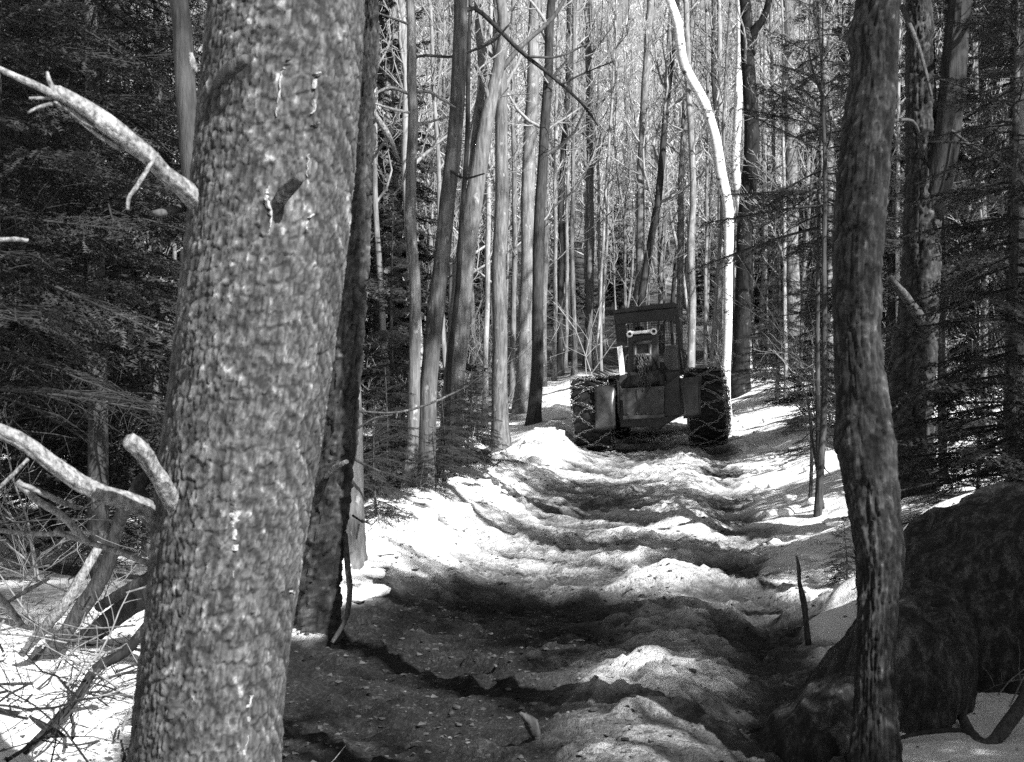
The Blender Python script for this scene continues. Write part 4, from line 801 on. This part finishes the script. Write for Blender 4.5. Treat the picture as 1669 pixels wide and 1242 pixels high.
# ------------------------------------------------------------------ undergrowth, sticks, litter
def shrub_mesh(seed, h, n):
    rng = np.random.default_rng(seed); mb = MB()
    for q in range(n):
        limb(mb, np.array([rng.normal()*.1, rng.normal()*.1, -.05]), rng.random()*6.3, math.radians(rng.uniform(50, 85)), h*rng.uniform(.6, 1.1), .010, rng, 2, .35, 6, 4, .002, 6)
    return mb.mesh('bare_shrub', M['twig'])
SH = [shrub_mesh(s, h, n) for s, h, n in ((1, 2.2, 4), (2, 3.2, 3), (3, 1.4, 6), (4, 2.6, 4))]
cnt = {}; rng = np.random.default_rng(12); k = 0; recs = []
while k < 175:
    y = rng.uniform(11, 58); px = rng.uniform(-60, 1720); x = at(px, y); u = x-float(axis(y))
    if abs(u) < 2.4+(y > 36)*(-1.5) or (y < 20 and u > -4 and u < 4.5): continue
    k += 1; lm = min(LM, key=lambda q: abs(q[0]-px)); side = 'right' if px >= lm[0] else 'left'; i = int(rng.integers(4)); hgt = ('shoulder-high', 'tall', 'low', 'upright')[i]; dep = 'near' if y < 24 else ('midway back' if y < 42 else 'far back')
    recs.append(((hgt, dep, lm[1], side), abs(px-lm[0]), i, x, y))
for key, dist, i, x, y in sorted(recs, key=lambda q: (q[0], q[1])):
    cnt[key] = cnt.get(key, 0)+1; o = link('bare_shrub', SH[i], None, (x, y, float(Hs(np.array([x]), np.array([y]))[0])-.02)); o.rotation_euler = (0, 0, rng.random()*6.3); s = rng.uniform(.85, 1.5); o.scale = (s, s, s)
    tag(o, f"{ORD[cnt[key]-1]} {key[0]} leafless shrub {key[1]}, {key[3]} of the {key[2]}", 'shrub', 'leafless shrubs between the trunks')
STK = [  # dead branches lying and hanging at the lower left, and a few sticks elsewhere: (label, name, bark, rows)
 ('crooked dark dead branch with a bleached lower end, leaning at the lower left', 'dead_branch', 'deadk', [(250, 770, 20, 7.6), (212, 815, 24, 7.7), (188, 870, 22, 7.8), (172, 930, 26, 7.8), (128, 1000, 27, 7.85), (92, 1050, 25, 7.9), (50, 1084, 12, 7.9)]),
 ('bleached branch end pointing down left, on top of the crooked dark branch', 'dead_branch', 'dead', [(165, 885, 14, 7.62), (112, 975, 18, 7.55), (75, 1020, 18, 7.6), (36, 1066, 12, 7.75)]),
 ('dark straight branch slanting down from the pine over the snow', 'dead_branch', 'black', [(245, 1012, 16, 6.5), (205, 1062, 18, 6.45), (158, 1088, 17, 6.4), (130, 1130, 16, 6.35), (95, 1170, 14, 6.3), (40, 1225, 12, 6.1)]),
 ('long thin dark branch lying across the snow at the bottom left', 'dead_branch', 'black', [(-10, 1155, 9, 4.9), (40, 1168, 10, 4.9), (85, 1190, 11, 4.85), (135, 1222, 11, 4.8), (215, 1238, 9, 4.8)]),
 ('thick dark fallen log behind the pine above the snow', 'fallen_log', 'dark', [(90, 1075, 30, 8.4), (150, 1035, 34, 8.3), (200, 995, 36, 8.2), (280, 940, 38, 8.1)]),
 ('thin dark log crossing above the thick fallen log', 'fallen_log', 'dark', [(160, 990, 16, 8.0), (205, 962, 18, 7.9), (270, 925, 18, 7.8)]),
 ('thin bleached stick curving between the two long pine limbs', 'dead_branch', 'dead', [(28, 785, 12, 5.0), (60, 815, 12, 5.0), (98, 838, 13, 5.0), (130, 870, 12, 5.0), (145, 888, 8, 5.0)]),
 ('thin bleached stick running right towards the pine base', 'dead_branch', 'dead', [(90, 866, 8, 5.2), (130, 880, 9, 5.1), (180, 895, 10, 5.0), (242, 918, 11, 4.9)]),
 ('level pale stick entering from the left border', 'dead_branch', 'dead', [(-10, 864, 8, 5.6), (60, 870, 8, 5.6), (160, 868, 8, 5.5)]),
 ('short mottled pale stick at the left border', 'dead_branch', 'dead', [(-6, 968, 12, 5.3), (14, 990, 13, 5.3), (36, 1020, 12, 5.3)]),
 ('fine pale stick angled up above the mottled short one', 'dead_branch', 'dead', [(12, 982, 5, 5.3), (45, 962, 7, 5.3), (80, 943, 5, 5.3)]),
 ('pale stick poking in at the left border above the middle', 'dead_branch', 'dead', [(-10, 391, 8, 5.0), (25, 390, 8, 5.0), (46, 392, 6, 5.0)]),
 ('pale stick rising steeply at the left border below the lower limb', 'dead_branch', 'dead', [(-5, 798, 6, 4.6), (20, 775, 7, 4.6), (46, 748, 6, 4.6)]),
 ('thin stick lying over the snow bank beneath the leaning trunks', 'dead_branch', 'deadk', [(700, 838, 4, 14.3), (760, 795, 4, 14.2), (815, 752, 3, 14.1)]),
 ('dark broken log leaning on the snow bank by the young fir', 'fallen_log', 'dark', [(740, 768, 12, 15.6), (775, 745, 13, 15.6), (803, 730, 9, 15.5)]),
 ('dark stick lying on the right snow bank', 'dead_branch', 'dark', [(1332, 668, 9, 19), (1338, 660, 10, 19), (1362, 648, 8, 19)]),
 ('forked dark stick on the right snow bank', 'dead_branch', 'dark', [(1285, 690, 10, 20), (1305, 684, 11, 20), (1318, 688, 6, 20)]),
 ('dark upright piece of bark standing in the slush of the trail', 'bark_piece', 'dark', [(874, 1200, 16, 6.42), (866, 1180, 22, 6.42), (858, 1170, 14, 6.4), (847, 1162, 5, 6.4)]),
 ('curved dark root at the bottom right below the big boulder', 'root', 'deadk', [(1568, 1170, 16, 6.6), (1590, 1205, 20, 6.4), (1615, 1212, 22, 6.3), (1650, 1170, 24, 6.4), (1675, 1130, 22, 6.6)]),
 ('thin dark branch over the snow under the big boulder', 'dead_branch', 'dark', [(1455, 1206, 7, 6.2), (1500, 1195, 8, 6.1), (1560, 1190, 8, 6.1), (1580, 1196, 6, 6.1)])]
def on_ground(pts):
    da, db = ground_d(*pts[0][:2]), ground_d(*pts[-1][:2]); n = len(pts)-1; return [(x, y, w, da+(db-da)*i/n-.02) for i, (x, y, w, dd_) in enumerate(pts)]
LYING = ('long thin dark branch', 'thin stick lying over', 'dark broken log', 'dark stick lying', 'forked dark stick', 'thin dark branch over')
for lab, nm, bk, pts in STK:
    if lab.startswith(LYING): pts = on_ground(pts)
    tag(pxtube(nm, pts, bk, None, 8, 20, .06), lab, {'dead_branch': 'branch', 'fallen_log': 'log', 'bark_piece': 'bark', 'root': 'root'}[nm])
mb = MB(); rng = np.random.default_rng(3)
for q in range(46):                                              # fine brush at the lower left
    d = rng.uniform(5.2, 9.5); px = rng.uniform(-60, 250); x = at(px, d); z = float(Hs(np.array([x]), np.array([d]))[0])
    limb(mb, np.array([x, d, z-.02+rng.random()*.5]), rng.random()*6.3, rng.uniform(-.2, .7), rng.uniform(.4, 1.2), .006, rng, 1, .1, 5, 3, .0014, 5)
for q in range(40):                                              # and under the leaning saplings, at the left of the snow bank
    d = rng.uniform(12, 24); x = float(axis(d))-rng.uniform(2.3, 5); z = float(Hs(np.array([x]), np.array([d]))[0])
    limb(mb, np.array([x, d, z-.02]), rng.random()*6.3, rng.uniform(.0, 1.2), rng.uniform(.5, 1.4), .007, rng, 1, .1, 5, 3, .002, 5)
for q in range(16):
    d = rng.uniform(6.6, 9.2); x = rng.uniform(1.75, 2.6); z = float(Hs(np.array([x]), np.array([d]))[0])
    limb(mb, np.array([x, d, z-.02]), rng.random()*6.3, rng.uniform(.3, 1.2), rng.uniform(.2, .5), .004, rng, 1, .1, 5, 3, .0012, 5)
mk = MB()
for q in range(26):
    d = rng.uniform(5.3, 9); px = rng.uniform(-60, 240); x = at(px, d); z = float(Hs(np.array([x]), np.array([d]))[0])
    limb(mk, np.array([x, d, z+rng.random()*.12]), rng.random()*6.3, rng.uniform(-.1, .35), rng.uniform(.3, 1.0), rng.uniform(.003, .009), rng, 1, .02, 5, 3, .0014, 5)
for q in range(45):
    d = rng.uniform(10, 22); x = float(axis(d))-rng.uniform(1.7, 3.4); z = float(Hs(np.array([x]), np.array([d]))[0])
    limb(mk, np.array([x, d, z+.02]), rng.random()*6.3, rng.uniform(-.05, .5), rng.uniform(.2, .8), rng.uniform(.003, .007), rng, 1, .02, 4, 3, .0018, 5)
tag(mk.obj('fallen_twigs', M['dark']), 'dark fallen twigs strewn over the snow at the left', 'twigs', kind='stuff')
tag(mb.obj('brush', M['twig']), 'tangle of fine dead twigs on the forest floor', 'brush', kind='stuff')
mb = MB(); n = 4200; xs = np.concatenate([RNG.uniform(-4, 6, n), RNG.normal(0, 1.1, n)+.3]); ys = np.concatenate([4.8+RNG.random(n)**1.6*24, 5+RNG.random(n)*7])
k_ = 2600; y2 = 8.5+RNG.random(k_)*15; x2 = axis(y2)-1.5-RNG.random(k_)*2.2; y3 = 5+RNG.random(1400)*4.5; x3 = -1.5-RNG.random(1400)*1.6
xs = np.concatenate([xs, x2, x3]); ys = np.concatenate([ys, y2, y3]); n = len(xs)//2
zs = H(xs, ys); a = RNG.random(2*n)*6.28; s = .004+.022*RNG.random(2*n)**2.5; keep = np.where(xs-axis(ys) > 1.5, RNG.random(2*n) < .3, True); s = s*keep
for q, (dx, dy, dz) in enumerate(((1, 0, .15), (-.3, .7, .45), (-.7, -.5, .1))): pass
c, sn = np.cos(a), np.sin(a); V = np.stack([np.stack([xs+s*(dx*c-dy*sn), ys+s*(dx*sn+dy*c), zs+.003+s*dz*RNG.uniform(.3, 1.2, 2*n)], 1) for dx, dy, dz in ((1, 0, .15), (-.3, .7, .6), (-.7, -.5, .1))], 1).reshape(-1, 3)
mb.add(V, None, np.arange(len(V)).reshape(-1, 3)); tag(mb.obj('leaf_litter', M['litter'], smooth=False), 'bits of bark and dead leaves scattered on snow and trail', 'litter', kind='stuff')
def lumps(name, label, mat, spots, sub=2):
    bm = bmesh.new(); bmesh.ops.create_icosphere(bm, subdivisions=sub, radius=1); v = np.array([p.co for p in bm.verts]); f = np.array([[q.index for q in p.verts] for p in bm.faces]); bm.free(); mb = MB()
    for x, y, s in spots:
        w = v*(1+.55*fbm(v[:, 0]*1.6+x*9, v[:, 1]*1.6+v[:, 2]*1.9+y*7, 5, 3))[:, None]; w = w@rotm(RNG.random()*6, RNG.random()).T*np.array([s*RNG.uniform(.8, 1.4), s, s*RNG.uniform(.3, .7)])
        mb.add(w+np.array([x, y, float(H(np.array([x]), np.array([y]))[0])+s*.08]), None, f)
    tag(mb.obj(name, M[mat], smooth=(sub > 1)), label, 'snow', kind='stuff')
sp1 = []
for q in range(340):
    y = 9.8+RNG.random()**1.3*22; sd = -1 if RNG.random() < .75 else 1; x = float(axis(y))+sd*(1.45+abs(RNG.normal())*.4); sp1.append((x, y, RNG.uniform(.025, .11)))
lumps('snow_lumps', 'clods of snow thrown up along both edges of the trail', 'snow', sp1)
sp2 = []
for q in range(420):
    y = 4.9+RNG.random()**1.2*22; sp2.append((float(axis(y))+RNG.normal()*.75, y, .004+.014*RNG.random()**2.2))
lumps('slush_lumps', 'dirty lumps of slush churned up in the trail', 'chunk', sp2, 1)
sp3 = []
for q in range(1600):
    y = 4.9+RNG.random()**1.4*18; sp3.append((float(axis(y))-.35+RNG.normal()*.8, y, .004+.020*RNG.random()**2.5))
lumps('mud_clods', 'clods of dark mud and bark on the trail', 'mudc', sp3, 1)
